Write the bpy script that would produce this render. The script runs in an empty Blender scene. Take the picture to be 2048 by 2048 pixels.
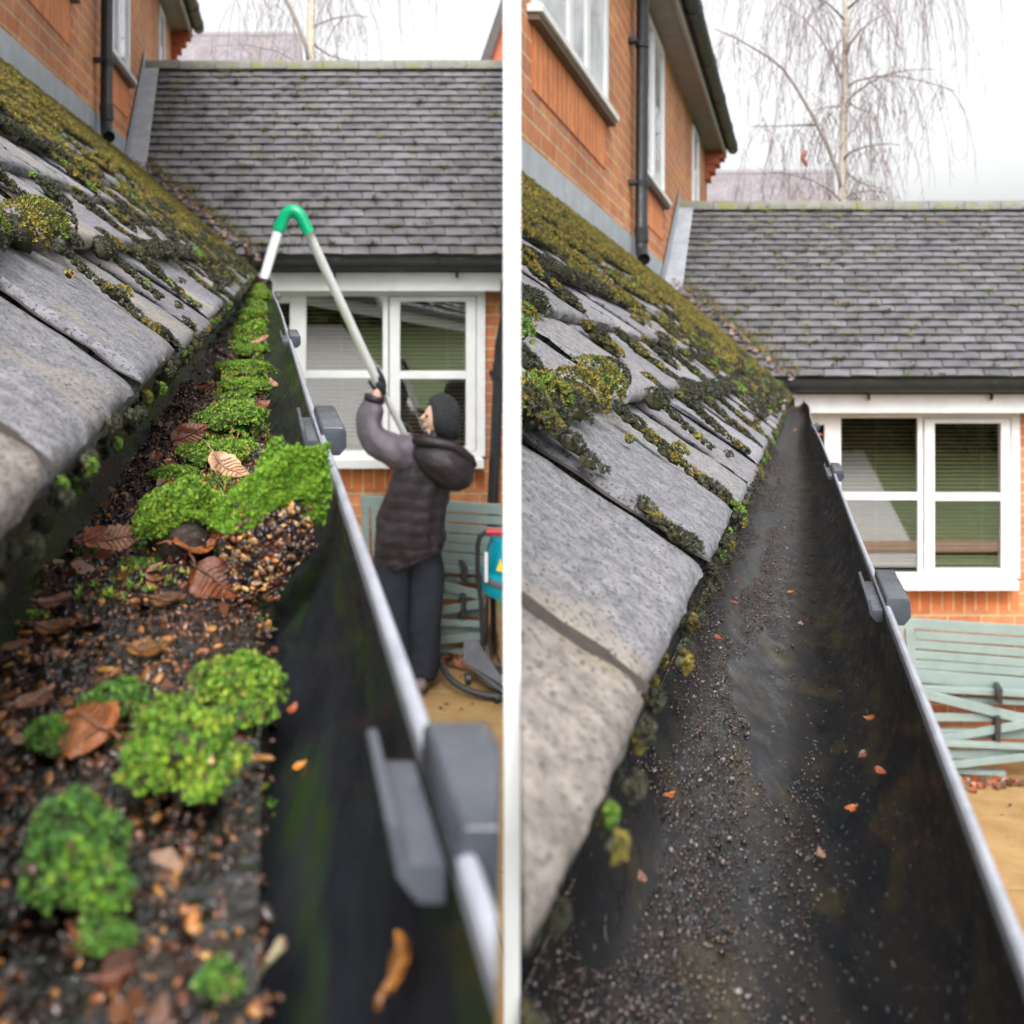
import bpy, bmesh, math, random
import numpy as np
from mathutils import Vector, Matrix, noise, Quaternion
random.seed(7); rng = np.random.default_rng(7)
R = math.radians
scene = bpy.context.scene
C = scene.collection
F = 1900.0                       # focal length in photo pixels (photo is 2048 px wide)
# ------------------------------------------------------------------ camera
cd = bpy.data.cameras.new("camera"); cam = bpy.data.objects.new("camera", cd); C.objects.link(cam)
cam.location = (0, 0, 0); cam.rotation_euler = (R(90), 0, 0)
cd.sensor_width = 36; cd.lens = 36*F/2048; cd.shift_y = -(1024-645)/2048
cd.clip_start = 0.02; cd.clip_end = 1000
cd.dof.use_dof = True; cd.dof.focus_distance = 0.56; cd.dof.aperture_fstop = (cd.lens/1000)/0.0019
scene.camera = cam
# ------------------------------------------------------------------ world and sun
w = bpy.data.worlds.new("World"); scene.world = w; w.use_nodes = True
nt = w.node_tree; nt.nodes.clear()
sk = nt.nodes.new('ShaderNodeTexSky'); sk.sky_type = 'NISHITA'; sk.sun_disc = False
sk.sun_elevation = R(52); sk.sun_rotation = R(180); sk.dust_density = 6; sk.air_density = 1.0; sk.ozone_density = 1.0
hs = nt.nodes.new('ShaderNodeHueSaturation'); hs.inputs['Saturation'].default_value = 0.06
bg = nt.nodes.new('ShaderNodeBackground'); bg.inputs['Strength'].default_value = 0.15
wo = nt.nodes.new('ShaderNodeOutputWorld')
nt.links.new(sk.outputs[0], hs.inputs['Color']); nt.links.new(hs.outputs[0], bg.inputs[0]); nt.links.new(bg.outputs[0], wo.inputs[0])
sd = bpy.data.lights.new("sun", 'SUN'); sd.energy = 0.8; sd.angle = R(35); sd.color = (1, .97, .93)
sun = bpy.data.objects.new("sun", sd); C.objects.link(sun)
sun.rotation_euler = (R(38), 0, R(0))
scene.view_settings.view_transform = 'Standard'; scene.view_settings.look = 'None'
scene.view_settings.exposure = 1.18; scene.view_settings.gamma = 1
scene.render.engine = 'CYCLES'
# ------------------------------------------------------------------ the two plots, left and right of the white board
HT = 0.0017                      # half thickness of the board
class Side:
    def __init__(s, sign, vx, vy, ox, oz, ridge):
        s.sign = sign; s.vx = vx; s.vy = vy; s.a = (vx-1024)/F; s.c = (645-vy)/F; s.ox = ox; s.oz = oz; s.ridge = ridge
    def l(s, p):                 # plot frame -> world: the gutter runs off at its own bearing and fall
        p = np.asarray(p, float)
        return np.stack([p[:,0]+s.a*p[:,1], p[:,1], p[:,2]+s.c*p[:,1]], 1)
    def h(s, p):
        p = np.asarray(p, float); q = p.copy(); q[:,0] -= s.ox; q[:,2] += s.oz
        return s.l(q)
    def bed(s, px, py, z):       # point at height z seen in the photo at px, py
        y = -z*F/(py-s.vy); return ((px-s.vx)*y/F, y, z)
    def at(s, px, py, y): return ((px-s.vx)*y/F, y, (s.vy-py)*y/F)
L = Side(-1, 530, 527, .0153, .026, 1.66)
Rr = Side(1, 1595, 763, 0, 0, 1.47)
# ------------------------------------------------------------------ materials
def ND(t, n, **k):
    o = t.nodes.new(n)
    for a, b in k.items(): setattr(o, a, b)
    return o
MATS = {}
def mat(name, c1, c2=None, scale=6, rough=.6, rough2=None, bump=0, bscale=60, metal=0, spec=.5, speck=None, sscale=200, sthr=.62, attr=False, coat=0, patch=None, pscale=4, pthr=.55, trans=0, coord='Object', stretch=None):
    if name in MATS: return MATS[name]
    m = bpy.data.materials.new(name); m.use_nodes = True; t = m.node_tree; t.nodes.clear()
    out = ND(t, 'ShaderNodeOutputMaterial'); b = ND(t, 'ShaderNodeBsdfPrincipled'); t.links.new(b.outputs[0], out.inputs[0])
    tc = ND(t, 'ShaderNodeTexCoord'); src = tc.outputs[coord]
    if stretch:
        mp = ND(t, 'ShaderNodeMapping'); mp.inputs['Scale'].default_value = stretch; t.links.new(src, mp.inputs[0]); src = mp.outputs[0]
    def noise_(sc, det=4, ro=.6):
        n = ND(t, 'ShaderNodeTexNoise'); n.inputs['Scale'].default_value = sc; n.inputs['Detail'].default_value = det; n.inputs['Roughness'].default_value = ro
        t.links.new(src, n.inputs['Vector']); return n.outputs['Fac']
    def mix(fac, a, bb, typ='MIX'):
        x = ND(t, 'ShaderNodeMix', data_type='RGBA', blend_type=typ)
        for s_, v in ((x.inputs[0], fac), (x.inputs[6], a), (x.inputs[7], bb)):
            if isinstance(v, (int, float)): s_.default_value = v
            elif isinstance(v, tuple): s_.default_value = (*v[:3], 1)
            else: t.links.new(v, s_)
        return x.outputs[2]
    def ramp(v, lo, hi):
        r = ND(t, 'ShaderNodeMapRange', clamp=True); r.inputs[1].default_value = lo; r.inputs[2].default_value = hi
        t.links.new(v, r.inputs[0]); return r.outputs[0]
    col = c1
    if c2: col = mix(ramp(noise_(scale), .32, .68), c1, c2)
    if patch: col = mix(ramp(noise_(pscale, 3), pthr, pthr+.12), col, patch)
    if speck: col = mix(ramp(noise_(sscale, 2, .5), sthr, sthr+.06), col, speck)
    if attr:
        a = ND(t, 'ShaderNodeAttribute', attribute_name='tint'); col = mix(1.0, col, a.outputs[0], 'MULTIPLY')
    if isinstance(col, tuple): b.inputs['Base Color'].default_value = (*col, 1)
    else: t.links.new(col, b.inputs['Base Color'])
    b.inputs['Roughness'].default_value = rough
    if rough2 is not None:
        r = ND(t, 'ShaderNodeMapRange'); r.inputs[1].default_value = .35; r.inputs[2].default_value = .65; r.inputs[3].default_value = rough; r.inputs[4].default_value = rough2
        t.links.new(noise_(scale*2.3), r.inputs[0]); t.links.new(r.outputs[0], b.inputs['Roughness'])
    b.inputs['Metallic'].default_value = metal; b.inputs['Specular IOR Level'].default_value = spec
    if coat: b.inputs['Coat Weight'].default_value = coat; b.inputs['Coat Roughness'].default_value = .12
    if trans:
        b.inputs['Subsurface Weight'].default_value = trans; b.inputs['Subsurface Radius'].default_value = (.002, .004, .001); b.inputs['Subsurface Scale'].default_value = 1
    if bump:
        bp = ND(t, 'ShaderNodeBump'); bp.inputs['Strength'].default_value = min(1, bump); bp.inputs['Distance'].default_value = .6/bscale
        t.links.new(noise_(bscale, 6, .65), bp.inputs['Height']); t.links.new(bp.outputs[0], b.inputs['Normal'])
    MATS[name] = m; return m
def brick_mat(name, c1, c2, mortar, bw=.225, rh=.075, off=.5, third=(.3,.14,.12)):
    m = bpy.data.materials.new(name); m.use_nodes = True; t = m.node_tree; b = t.nodes['Principled BSDF']
    tc = ND(t, 'ShaderNodeTexCoord'); br = ND(t, 'ShaderNodeTexBrick'); br.offset = off
    br.inputs['Color1'].default_value = (*c1, 1); br.inputs['Color2'].default_value = (*c2, 1); br.inputs['Mortar'].default_value = (*mortar, 1)
    br.inputs['Scale'].default_value = 1; br.inputs['Mortar Size'].default_value = .0055; br.inputs['Mortar Smooth'].default_value = .25
    br.inputs['Brick Width'].default_value = bw; br.inputs['Row Height'].default_value = rh; br.inputs['Bias'].default_value = -.15
    t.links.new(tc.outputs['UV'], br.inputs['Vector'])
    br2 = ND(t, 'ShaderNodeTexBrick'); br2.offset = off
    for k in ('Scale', 'Brick Width', 'Row Height'): br2.inputs[k].default_value = br.inputs[k].default_value
    br2.inputs['Mortar Size'].default_value = 0; br2.inputs['Color1'].default_value = (0,0,0,1); br2.inputs['Color2'].default_value = (1,1,1,1); br2.inputs['Bias'].default_value = -.55
    mpp = ND(t, 'ShaderNodeMapping'); mpp.inputs['Location'].default_value = (bw*14, rh*22, 0); t.links.new(tc.outputs['UV'], mpp.inputs[0]); t.links.new(mpp.outputs[0], br2.inputs['Vector'])
    mx0 = ND(t, 'ShaderNodeMix', data_type='RGBA'); t.links.new(br2.outputs['Color'], mx0.inputs[0]); t.links.new(br.outputs['Color'], mx0.inputs[6]); mx0.inputs[7].default_value = (*third, 1)
    mxm = ND(t, 'ShaderNodeMix', data_type='RGBA'); t.links.new(br.outputs['Fac'], mxm.inputs[0]); t.links.new(mx0.outputs[2], mxm.inputs[6]); mxm.inputs[7].default_value = (*mortar, 1)
    n = ND(t, 'ShaderNodeTexNoise'); n.inputs['Scale'].default_value = 14; n.inputs['Detail'].default_value = 8; n.inputs['Roughness'].default_value = .7; t.links.new(tc.outputs['UV'], n.inputs['Vector'])
    mr = ND(t, 'ShaderNodeMapRange'); mr.inputs[1].default_value = .25; mr.inputs[2].default_value = .75; mr.inputs[3].default_value = .68; mr.inputs[4].default_value = 1.25; t.links.new(n.outputs['Fac'], mr.inputs[0])
    mx = ND(t, 'ShaderNodeMix', data_type='RGBA', blend_type='MULTIPLY'); mx.inputs[0].default_value = 1; t.links.new(mxm.outputs[2], mx.inputs[6]); t.links.new(mr.outputs[0], mx.inputs[7])
    n3 = ND(t, 'ShaderNodeTexNoise'); n3.inputs['Scale'].default_value = 1.6; n3.inputs['Detail'].default_value = 5; t.links.new(tc.outputs['UV'], n3.inputs['Vector'])
    m3 = ND(t, 'ShaderNodeMapRange'); m3.inputs[1].default_value = .3; m3.inputs[2].default_value = .7; m3.inputs[3].default_value = .72; m3.inputs[4].default_value = 1.12; t.links.new(n3.outputs['Fac'], m3.inputs[0])
    mz = ND(t, 'ShaderNodeMix', data_type='RGBA', blend_type='MULTIPLY'); mz.inputs[0].default_value = 1; t.links.new(mx.outputs[2], mz.inputs[6]); t.links.new(m3.outputs[0], mz.inputs[7])
    t.links.new(mz.outputs[2], b.inputs['Base Color']); b.inputs['Roughness'].default_value = .85
    inv = ND(t, 'ShaderNodeMath', operation='SUBTRACT'); inv.inputs[0].default_value = 1; t.links.new(br.outputs['Fac'], inv.inputs[1])
    ad = ND(t, 'ShaderNodeMath', operation='MULTIPLY_ADD'); t.links.new(n.outputs['Fac'], ad.inputs[0]); ad.inputs[1].default_value = .3; t.links.new(inv.outputs[0], ad.inputs[2])
    bp = ND(t, 'ShaderNodeBump'); bp.inputs['Strength'].default_value = .8; bp.inputs['Distance'].default_value = .006; t.links.new(ad.outputs[0], bp.inputs['Height']); t.links.new(bp.outputs[0], b.inputs['Normal'])
    return m
BRICK = brick_mat('brick', (.50,.17,.075), (.60,.25,.11), (.56,.44,.22), third=(.36,.19,.17))
SOLDIER = brick_mat('soldier_brick', (.60,.17,.055), (.68,.22,.07), (.62,.46,.24), bw=.075, rh=50, off=0, third=(.52,.15,.06))
TILE = mat('concrete_tile', (.15,.15,.17), (.34,.335,.36), 150, rough=.88, bump=1, bscale=420, speck=(.075,.075,.075), sscale=640, sthr=.57, patch=(.36,.31,.25), pscale=9, pthr=.56, attr=True)
FTILE = mat('clay_tile', (.085,.081,.085), (.15,.144,.150), 9, rough=.6, bump=.4, bscale=160, speck=(.5,.5,.5), sscale=30, sthr=.74, attr=True)
SHOOT = mat('moss_shoot', (.8,.8,.8), (1,1,1), 60, rough=.55, attr=True, spec=.35, trans=.25)
MSOIL = mat('moss_soil', (.03,.022,.018), (.07,.05,.038), 240, rough=.45, bump=1, bscale=500, spec=.5)
SEED = mat('seed', (.75,.75,.75), (1,1,1), 80, rough=.1, rough2=.35, attr=True, spec=.6)
LEAF = mat('leaf', (.62,.62,.62), (1,1,1), 130, rough=.28, bump=.5, bscale=260, attr=True, spec=.5, speck=(.3,.22,.2), sscale=420, sthr=.66)
BLACKPL = mat('black_plastic', (.012,.013,.016), (.022,.024,.029), 14, rough=.4, rough2=.6, bump=.12, bscale=300)
CLIPPL = mat('bracket_plastic_sky_sheen', (.045,.05,.063), (.08,.086,.105), 40, rough=.2, rough2=.34, bump=.12, bscale=300)  # lighter than the black gutter: reflected sky partly put into the base colour
RIMPL = mat('rim_plastic_sky_sheen', (.25,.26,.305), (.36,.37,.42), 80, rough=.35, rough2=.55, bump=.2, bscale=500)  # black rim made pale: sky sheen painted into its base colour
TROUGHL = mat('wet_trough', (.010,.011,.014), (.020,.022,.027), 60, rough=.2, rough2=.42, patch=(.020,.035,.012), pscale=34, pthr=.52, bump=.06, bscale=400, spec=.35, stretch=(1,.3,1))
TROUGHR = mat('rinsed_trough', (.007,.009,.012), (.020,.017,.015), 60, rough=.2, rough2=.45, patch=(.035,.028,.014), pscale=55, pthr=.55, bump=.06, bscale=500, speck=(.10,.09,.085), sscale=700, sthr=.66, spec=.3, stretch=(1,.25,1))
WHITE = mat('white_paint', (.64,.64,.65), (.74,.74,.74), 7, rough=.35)
BOARD = mat('white_board', (.93,.93,.93), (.95,.95,.95), 3, rough=.7)
LEAD = mat('lead', (.30,.33,.37), (.40,.43,.47), 8, rough=.5, bump=.15, bscale=20, speck=(.5,.52,.54), sscale=20, sthr=.66)
LEAD2 = mat('lead_pale', (.24,.255,.28), (.34,.355,.38), 8, rough=.6, bump=.2, bscale=30)
SOFFIT = mat('soffit', (.24,.20,.175), (.30,.255,.225), 7, rough=.75, stretch=(1,1,1))
SOFFEDGE = mat('soffit_edge', (.30,.26,.22), (.36,.31,.27), 7, rough=.7)
GREENP = mat('sage_paint', (.21,.275,.26), (.26,.325,.305), 9, rough=.45, speck=(.22,.3,.28), sscale=50, sthr=.7)
PATIO = mat('sandstone', (.25,.15,.055), (.35,.225,.095), 5, rough=.55, rough2=.8, bump=.3, bscale=40, speck=(.12,.09,.05), sscale=26, sthr=.70, patch=(.24,.15,.06), pscale=2.2, pthr=.55)
JOINT = mat('joint', (.10,.075,.045), (.16,.12,.07), 30, rough=.9)
GRASS = mat('grass', (.06,.09,.03), (.10,.14,.045), 3, rough=.9, bump=1, bscale=60)
PATHM = mat('path_gravel', (.34,.33,.32), (.42,.41,.39), 8, rough=.9)
HEDGE = mat('hedge_leaf', (.9,.9,.9), (1,1,1), 5, rough=.6, attr=True)
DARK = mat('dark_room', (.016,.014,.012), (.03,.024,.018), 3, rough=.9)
BLIND = mat('blind_slat', (.75,.55,.28), (.8,.62,.34), 6, rough=.5)
ROOFFAR = brick_mat('far_tiles', (.20,.185,.20), (.24,.22,.235), (.13,.12,.13), bw=.22, rh=.16, third=(.27,.17,.16))
BARK = mat('birch_bark', (.42,.36,.29), (.60,.53,.44), 7, rough=.8, bump=.4, bscale=30, speck=(.07,.06,.05), sscale=9, sthr=.66, stretch=(1,1,2.2))
TWIG = mat('twig', (.11,.07,.07), (.18,.12,.12), 10, rough=.8)
def glass_mat():
    m = bpy.data.materials.new('window_glass'); m.use_nodes = True; t = m.node_tree; t.nodes.clear()
    out = ND(t, 'ShaderNodeOutputMaterial'); mx = ND(t, 'ShaderNodeMixShader'); mx.inputs[0].default_value = .38
    tr = ND(t, 'ShaderNodeBsdfTransparent'); tr.inputs[0].default_value = (.8,.82,.8,1)
    gl = ND(t, 'ShaderNodeBsdfGlossy'); gl.inputs['Roughness'].default_value = .015
    t.links.new(tr.outputs[0], mx.inputs[1]); t.links.new(gl.outputs[0], mx.inputs[2]); t.links.new(mx.outputs[0], out.inputs[0]); return m
GLASS = glass_mat()
# ------------------------------------------------------------------ mesh helpers
def tag(o, label=None, cat=None, group=None, kind=None):
    if label: o['label'] = label
    if cat: o['category'] = cat
    if group: o['group'] = group
    if kind: o['kind'] = kind
    return o
LOC = {}
def thing(name, label, cat, loc=(0,0,0), group=None):
    o = bpy.data.objects.new(name, None); C.objects.link(o); o.location = loc; o.empty_display_size = .1
    LOC[o.name] = Vector(loc); tag(o, label, cat, group); return o
def wpos(o):
    v = Vector((0,0,0))
    while o is not None: v += Vector(o.location); o = o.parent
    return v
def finish(name, V, faces, m, parent=None, side=None, smooth=False, bevel=0, uv=None, tint=None, base=None, auto=None):
    V = np.asarray(V, float).reshape(-1, 3)
    me = bpy.data.meshes.new(name)
    if isinstance(faces, np.ndarray):
        nf, k = faces.shape
        me.vertices.add(len(V)); me.vertices.foreach_set('co', V.ravel())
        me.loops.add(nf*k); me.loops.foreach_set('vertex_index', faces.ravel().astype(np.int32))
        me.polygons.add(nf); me.polygons.foreach_set('loop_start', np.arange(0, nf*k, k, dtype=np.int32)); me.update(calc_edges=True)
    else:
        me.from_pydata(V.tolist(), [], faces)
    if uv is not None:
        ul = me.uv_layers.new(name='UVMap'); ul.data.foreach_set('uv', np.asarray(uv, float).ravel())
    if tint is not None:
        at = me.color_attributes.new('tint', 'FLOAT_COLOR', 'POINT'); tt = np.ones((len(V), 4)); tt[:, :3] = tint; at.data.foreach_set('color', tt.ravel())
    if side is not None and len(V):
        d = V[:,0]*side.sign
        if d.min() < HT:
            bm = bmesh.new(); bm.from_mesh(me)
            bmesh.ops.bisect_plane(bm, geom=bm.verts[:]+bm.edges[:]+bm.faces[:], plane_co=(HT*side.sign,0,0), plane_no=(side.sign,0,0), clear_inner=True)
            bm.to_mesh(me); bm.free()
    if bevel:
        bm = bmesh.new(); bm.from_mesh(me)
        bmesh.ops.remove_doubles(bm, verts=bm.verts, dist=1e-6)
        es = [e for e in bm.edges if len(e.link_faces) == 2 and e.calc_face_angle(0) > .5]
        bmesh.ops.bevel(bm, geom=es, offset=bevel, segments=2, profile=.6, affect='EDGES', clamp_overlap=True)
        bm.to_mesh(me); bm.free()
    if smooth:
        me.polygons.foreach_set('use_smooth', [True]*len(me.polygons))
        if auto: me.set_sharp_from_angle(angle=R(auto))
    me.materials.append(m)
    o = bpy.data.objects.new(name, me); C.objects.link(o)
    if parent is not None: o.parent = parent; off = wpos(parent)
    else:
        off = Vector(base) if base is not None else Vector((0,0,0)); o.location = off
    me.transform(Matrix.Translation(-off)); return o
class MB:
    def __init__(s): s.v = []; s.f = []; s.uv = []; s.t = []
    def add(s, vs, fs, tint=None):
        n = len(s.v); s.v += [tuple(p) for p in vs]
        s.t += [tint or (1,1,1)]*len(vs)
        for f in fs:
            s.f.append([i+n for i in f]); P = [Vector(vs[i]) for i in f]
            nn = (P[1]-P[0]).cross(P[2]-P[1]); a = max(range(3), key=lambda k: abs(nn[k]))
            s.uv += [((p.y, p.z), (p.x, p.z), (p.x, p.y))[a] for p in P]
        return s
    def box(s, x0, x1, y0, y1, z0, z1, tint=None):
        vs = [(x,y,z) for z in (z0,z1) for y in (y0,y1) for x in (x0,x1)]
        return s.add(vs, [(0,2,3,1),(4,5,7,6),(0,1,5,4),(2,6,7,3),(0,4,6,2),(1,3,7,5)], tint)
    def bar(s, a, b, w, h, up=(0,0,1), tint=None):
        a = Vector(a); b = Vector(b); d = (b-a).normalized(); u = Vector(up); r = d.cross(u).normalized()*w/2; u = r.cross(d).normalized()*h/2
        vs = [p+i*r+j*u for p in (a,b) for i,j in ((-1,-1),(1,-1),(1,1),(-1,1))]
        return s.add(vs, [(0,3,2,1),(4,5,6,7),(0,1,5,4),(1,2,6,5),(2,3,7,6),(3,0,4,7)], tint)
    def tube(s, path, r, n=10, cap=True, tint=None):
        path = [Vector(p) for p in path]; rr = r if isinstance(r, (list, tuple)) else [r]*len(path); vs = []; fs = []
        q = None
        for i, p in enumerate(path):
            d = (path[min(i+1, len(path)-1)]-path[max(i-1, 0)]).normalized()
            if q is None: q = d.orthogonal().normalized()
            else: q = (q-d*q.dot(d)).normalized()
            e = d.cross(q)
            vs += [p+(q*math.cos(2*math.pi*k/n)+e*math.sin(2*math.pi*k/n))*rr[i] for k in range(n)]
        for i in range(len(path)-1):
            fs += [(i*n+k, i*n+(k+1)%n, (i+1)*n+(k+1)%n, (i+1)*n+k) for k in range(n)]
        if cap: fs += [tuple(range(n-1,-1,-1)), tuple((len(path)-1)*n+k for k in range(n))]
        return s.add(vs, fs, tint)
    def lathe(s, c, prof, n=32, tint=None):      # prof: (radius, z)
        vs = [(c[0]+r*math.cos(2*math.pi*k/n), c[1]+r*math.sin(2*math.pi*k/n), c[2]+z) for r, z in prof for k in range(n)]
        fs = [(i*n+k, i*n+(k+1)%n, (i+1)*n+(k+1)%n, (i+1)*n+k) for i in range(len(prof)-1) for k in range(n)]
        return s.add(vs, fs, tint)
    def extr(s, prof, y0, y1, closed=True, cap=True, ys=None):     # prof: (x,z) extruded along y
        ys = ys or [y0, y1]; n = len(prof); vs = [(x,y,z) for y in ys for x,z in prof]; fs = []
        for i in range(len(ys)-1):
            fs += [(i*n+k, i*n+(k+1)%n, (i+1)*n+(k+1)%n, (i+1)*n+k) for k in range(n if closed else n-1)]
        if cap: fs += [tuple(range(n-1,-1,-1)), tuple((len(ys)-1)*n+k for k in range(n))]
        return s.add(vs, fs)
    def build(s, name, m, parent=None, side=None, frame='h', smooth=False, bevel=0, auto=None, base=None):
        V = np.array(s.v) if s.v else np.zeros((0,3))
        if side is not None: V = side.h(V) if frame == 'h' else side.l(V)
        return finish(name, V, s.f, m, parent, side, smooth, bevel, s.uv, np.array(s.t), base, auto)
# ------------------------------------------------------------------ scatter of small pieces in one mesh
def ico(sub=1):
    bm = bmesh.new(); bmesh.ops.create_icosphere(bm, subdivisions=sub, radius=1)
    V = np.array([v.co[:] for v in bm.verts]); Fc = np.array([[v.index for v in f.verts] for f in bm.faces]); bm.free(); return V, Fc
ICO1 = ico(1); ICO2 = ico(2)
def shoot_tpl(n=7, seed=0):
    r = random.Random(seed); V = []; Fc = []
    for k in range(n):
        a = 2*math.pi*k/n + r.uniform(-.3,.3); out = r.uniform(.55,1.0); up = r.uniform(.45,1.25)
        ca, sa = math.cos(a), math.sin(a); wd = .17
        i = len(V); V += [(-sa*wd*.3, ca*wd*.3, -.1), (sa*wd*.3, -ca*wd*.3, -.1), (ca*out*.6+sa*wd, sa*out*.6-ca*wd, up*.65), (ca*out*.6-sa*wd, sa*out*.6+ca*wd, up*.65), (ca*out, sa*out, up)]
        Fc += [(i, i+1, i+2), (i, i+2, i+3), (i+3, i+2, i+4)]
    return np.array(V), np.array(Fc)
SHOOTS = shoot_tpl(9, 1); SHOOTL = shoot_tpl(6, 3)
def basis(N, spin=None):
    N = N/np.linalg.norm(N, axis=1, keepdims=True)
    ref = np.where(np.abs(N[:, 2:3]) < .9, np.array([[0,0,1.]]), np.array([[1.,0,0]]))
    A = np.cross(ref, N); A /= np.linalg.norm(A, axis=1, keepdims=True); B = np.cross(N, A)
    th = rng.uniform(0, 2*np.pi, len(N)) if spin is None else spin
    c, s_ = np.cos(th)[:, None], np.sin(th)[:, None]
    return np.stack([A*c+B*s_, B*c-A*s_, N], 2)
def inst(tpl, P, N, S, col, jit=0):
    V, Fc = tpl; n = len(P); S = np.asarray(S, float)
    if S.ndim == 1: S = np.repeat(S[:, None], 3, 1)
    M = basis(np.asarray(N, float))
    X = V[None]*S[:, None, :]
    if jit: X = X*(1+rng.uniform(-jit, jit, X.shape))
    X = np.einsum('nij,nvj->nvi', M, X)+np.asarray(P)[:, None, :]
    FF = (Fc[None]+(np.arange(n)*len(V))[:, None, None]).reshape(-1, Fc.shape[1])
    return X.reshape(-1, 3), FF, np.repeat(np.asarray(col), len(V), 0)
def join(parts):
    o = 0; VV = []; FF = []; CC = []
    for V, Fc, c in parts: VV.append(V); FF.append(Fc+o); CC.append(c); o += len(V)
    return np.concatenate(VV), np.concatenate(FF), np.concatenate(CC)
def scat(name, parts, m, side=None, parent=None, smooth=False, frame='l', base=None):
    V, Fc, c = join(parts)
    if side is not None:
        V = side.l(V) if frame == 'l' else side.h(V)
        bad = (V[:,0]*side.sign < HT+1e-5); keep = ~bad[Fc].any(1); Fc = Fc[keep]
        used = np.zeros(len(V), bool); used[Fc.ravel()] = True; idx = np.cumsum(used)-1; V = V[used]; c = c[used]; Fc = idx[Fc]
    return finish(name, V, Fc, m, parent, None, smooth, tint=c, base=base)
def rcol(n, cols, var=.25):
    cols = np.array(cols); c = cols[rng.integers(0, len(cols), n)]
    return np.clip(c*(1+rng.uniform(-var, var, (n,1)))*(1+rng.uniform(-.08,.08,(n,3))), 0, 1)
def nz(x, y, z=0): return noise.noise(Vector((x, y, z)))
# ================================================================== SETTING
g = MB().add([(-150,-150,-3.9),(150,-150,-3.9),(150,150,-3.9),(-150,150,-3.9)], [(0,1,2,3)]).build('ground', GRASS); tag(g, kind='structure')
GZ = -2.535
for S in (L, Rr):
    X0, X1 = (-.1, 3.2)
    b = MB().box(X0, X1, 2.2, 6.5, GZ-.25, GZ-.012); o = b.build('patio', JOINT, None, S); tag(o, kind='structure')
    # slabs
    sl = MB(); ys = [2.3, 3.1, 3.92, 4.74, 5.56, 6.45]; xo = .9 - .86
    for j in range(len(ys)-1):
        x = X0+.02 if j % 2 == 0 else X0-.2
        for xx in ([-.08, .06, .89, 1.72, 2.55, 3.18] if j % 2 == 0 else [-.08, .06, .89, 1.38, 2.2, 3.18])[:-1]:
            lst = [-.08, .06, .89, 1.72, 2.55, 3.18] if j % 2 == 0 else [-.08, .06, .89, 1.38, 2.2, 3.18]
            nx = lst[lst.index(xx)+1]
            sl.box(xx+.006, nx-.006, ys[j]+.006, ys[j+1]-.006, GZ-.03, GZ+random.uniform(-.003,.003))
    o = sl.build('paving', PATIO, None, S, bevel=.004); tag(o, kind='structure')
# garden behind the camera, mirrored in the window panes
def sheet(name, pts, m, nx=2): o = MB().add(pts, [(0,1,2,3)]).build(name, m); return tag(o, kind='structure')
sheet('lawn', [(-25,-13,-.1),(.0,-13,-.1),(.0,-1,-2.75),(-25,-1,-2.75)], GRASS)
sheet('lawn', [(.0,-13,-2.9),(25,-13,-2.9),(25,1.5,-3.0),(.0,1.5,-3.0)], GRASS)
sheet('path', [(-6.6,-12.9,-.08),(-4.6,-12.9,-.08),(.0,-1.2,-2.70),(-2.6,-1.2,-2.70)], PATHM)
sheet('path', [(6.3,-8.9,-2.91),(8.0,-8.9,-2.91),(5.0,1.2,-2.97),(3.9,1.2,-2.97)], PATHM)
sheet('path', [(2.5,-.1,-2.95),(14,-.1,-2.95),(14,.5,-2.95),(2.5,.5,-2.95)], mat('brown_edging', (.22,.12,.08), (.3,.17,.11), 9, rough=.9))
for k, (x0, x1, zt, lab) in enumerate([(-22, -.4, 3.0, 'tall dark green hedge across the sloping lawn on the left'), (.4, 22, 1.3, 'dark green hedge at the far end of the level lawn on the right')]):
    n = 5200; P = np.stack([rng.uniform(x0, x1, n), rng.uniform(-14.4, -13.1, n)+(4.4 if x0 > 0 else 0), rng.uniform(-3.2, zt, n)], 1); P[:,2] += .3*np.sin(P[:,0]*1.7)
    t = thing('hedge', lab, 'hedge', ((x0+x1)/2, -13.8, -3.4))
    scat('foliage', [inst(shoot_tpl(9, 5), P, rng.normal(size=(n,3))+np.array([0,.8,.5]), rng.uniform(.25,.42,n), rcol(n, [(.035,.07,.02),(.06,.10,.03),(.045,.06,.03)]))], HEDGE, None, t)
    MB().box(x0, x1, -14.3+(4.4 if x0 > 0 else 0), -13.7+(4.4 if x0 > 0 else 0), -3.6, zt-.5).build('branches', mat('hedge_core', (.012,.018,.008), (.02,.03,.012), 3, rough=.9), t)
# the white board between the two plots
b = MB().box(-HT, HT, .2, 11.5, -3.89, 2.75).build('partition_board', BOARD, None)
tag(b, 'thin upright white board dividing the clogged gutter plot from the cleaned gutter plot', 'partition')
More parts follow.
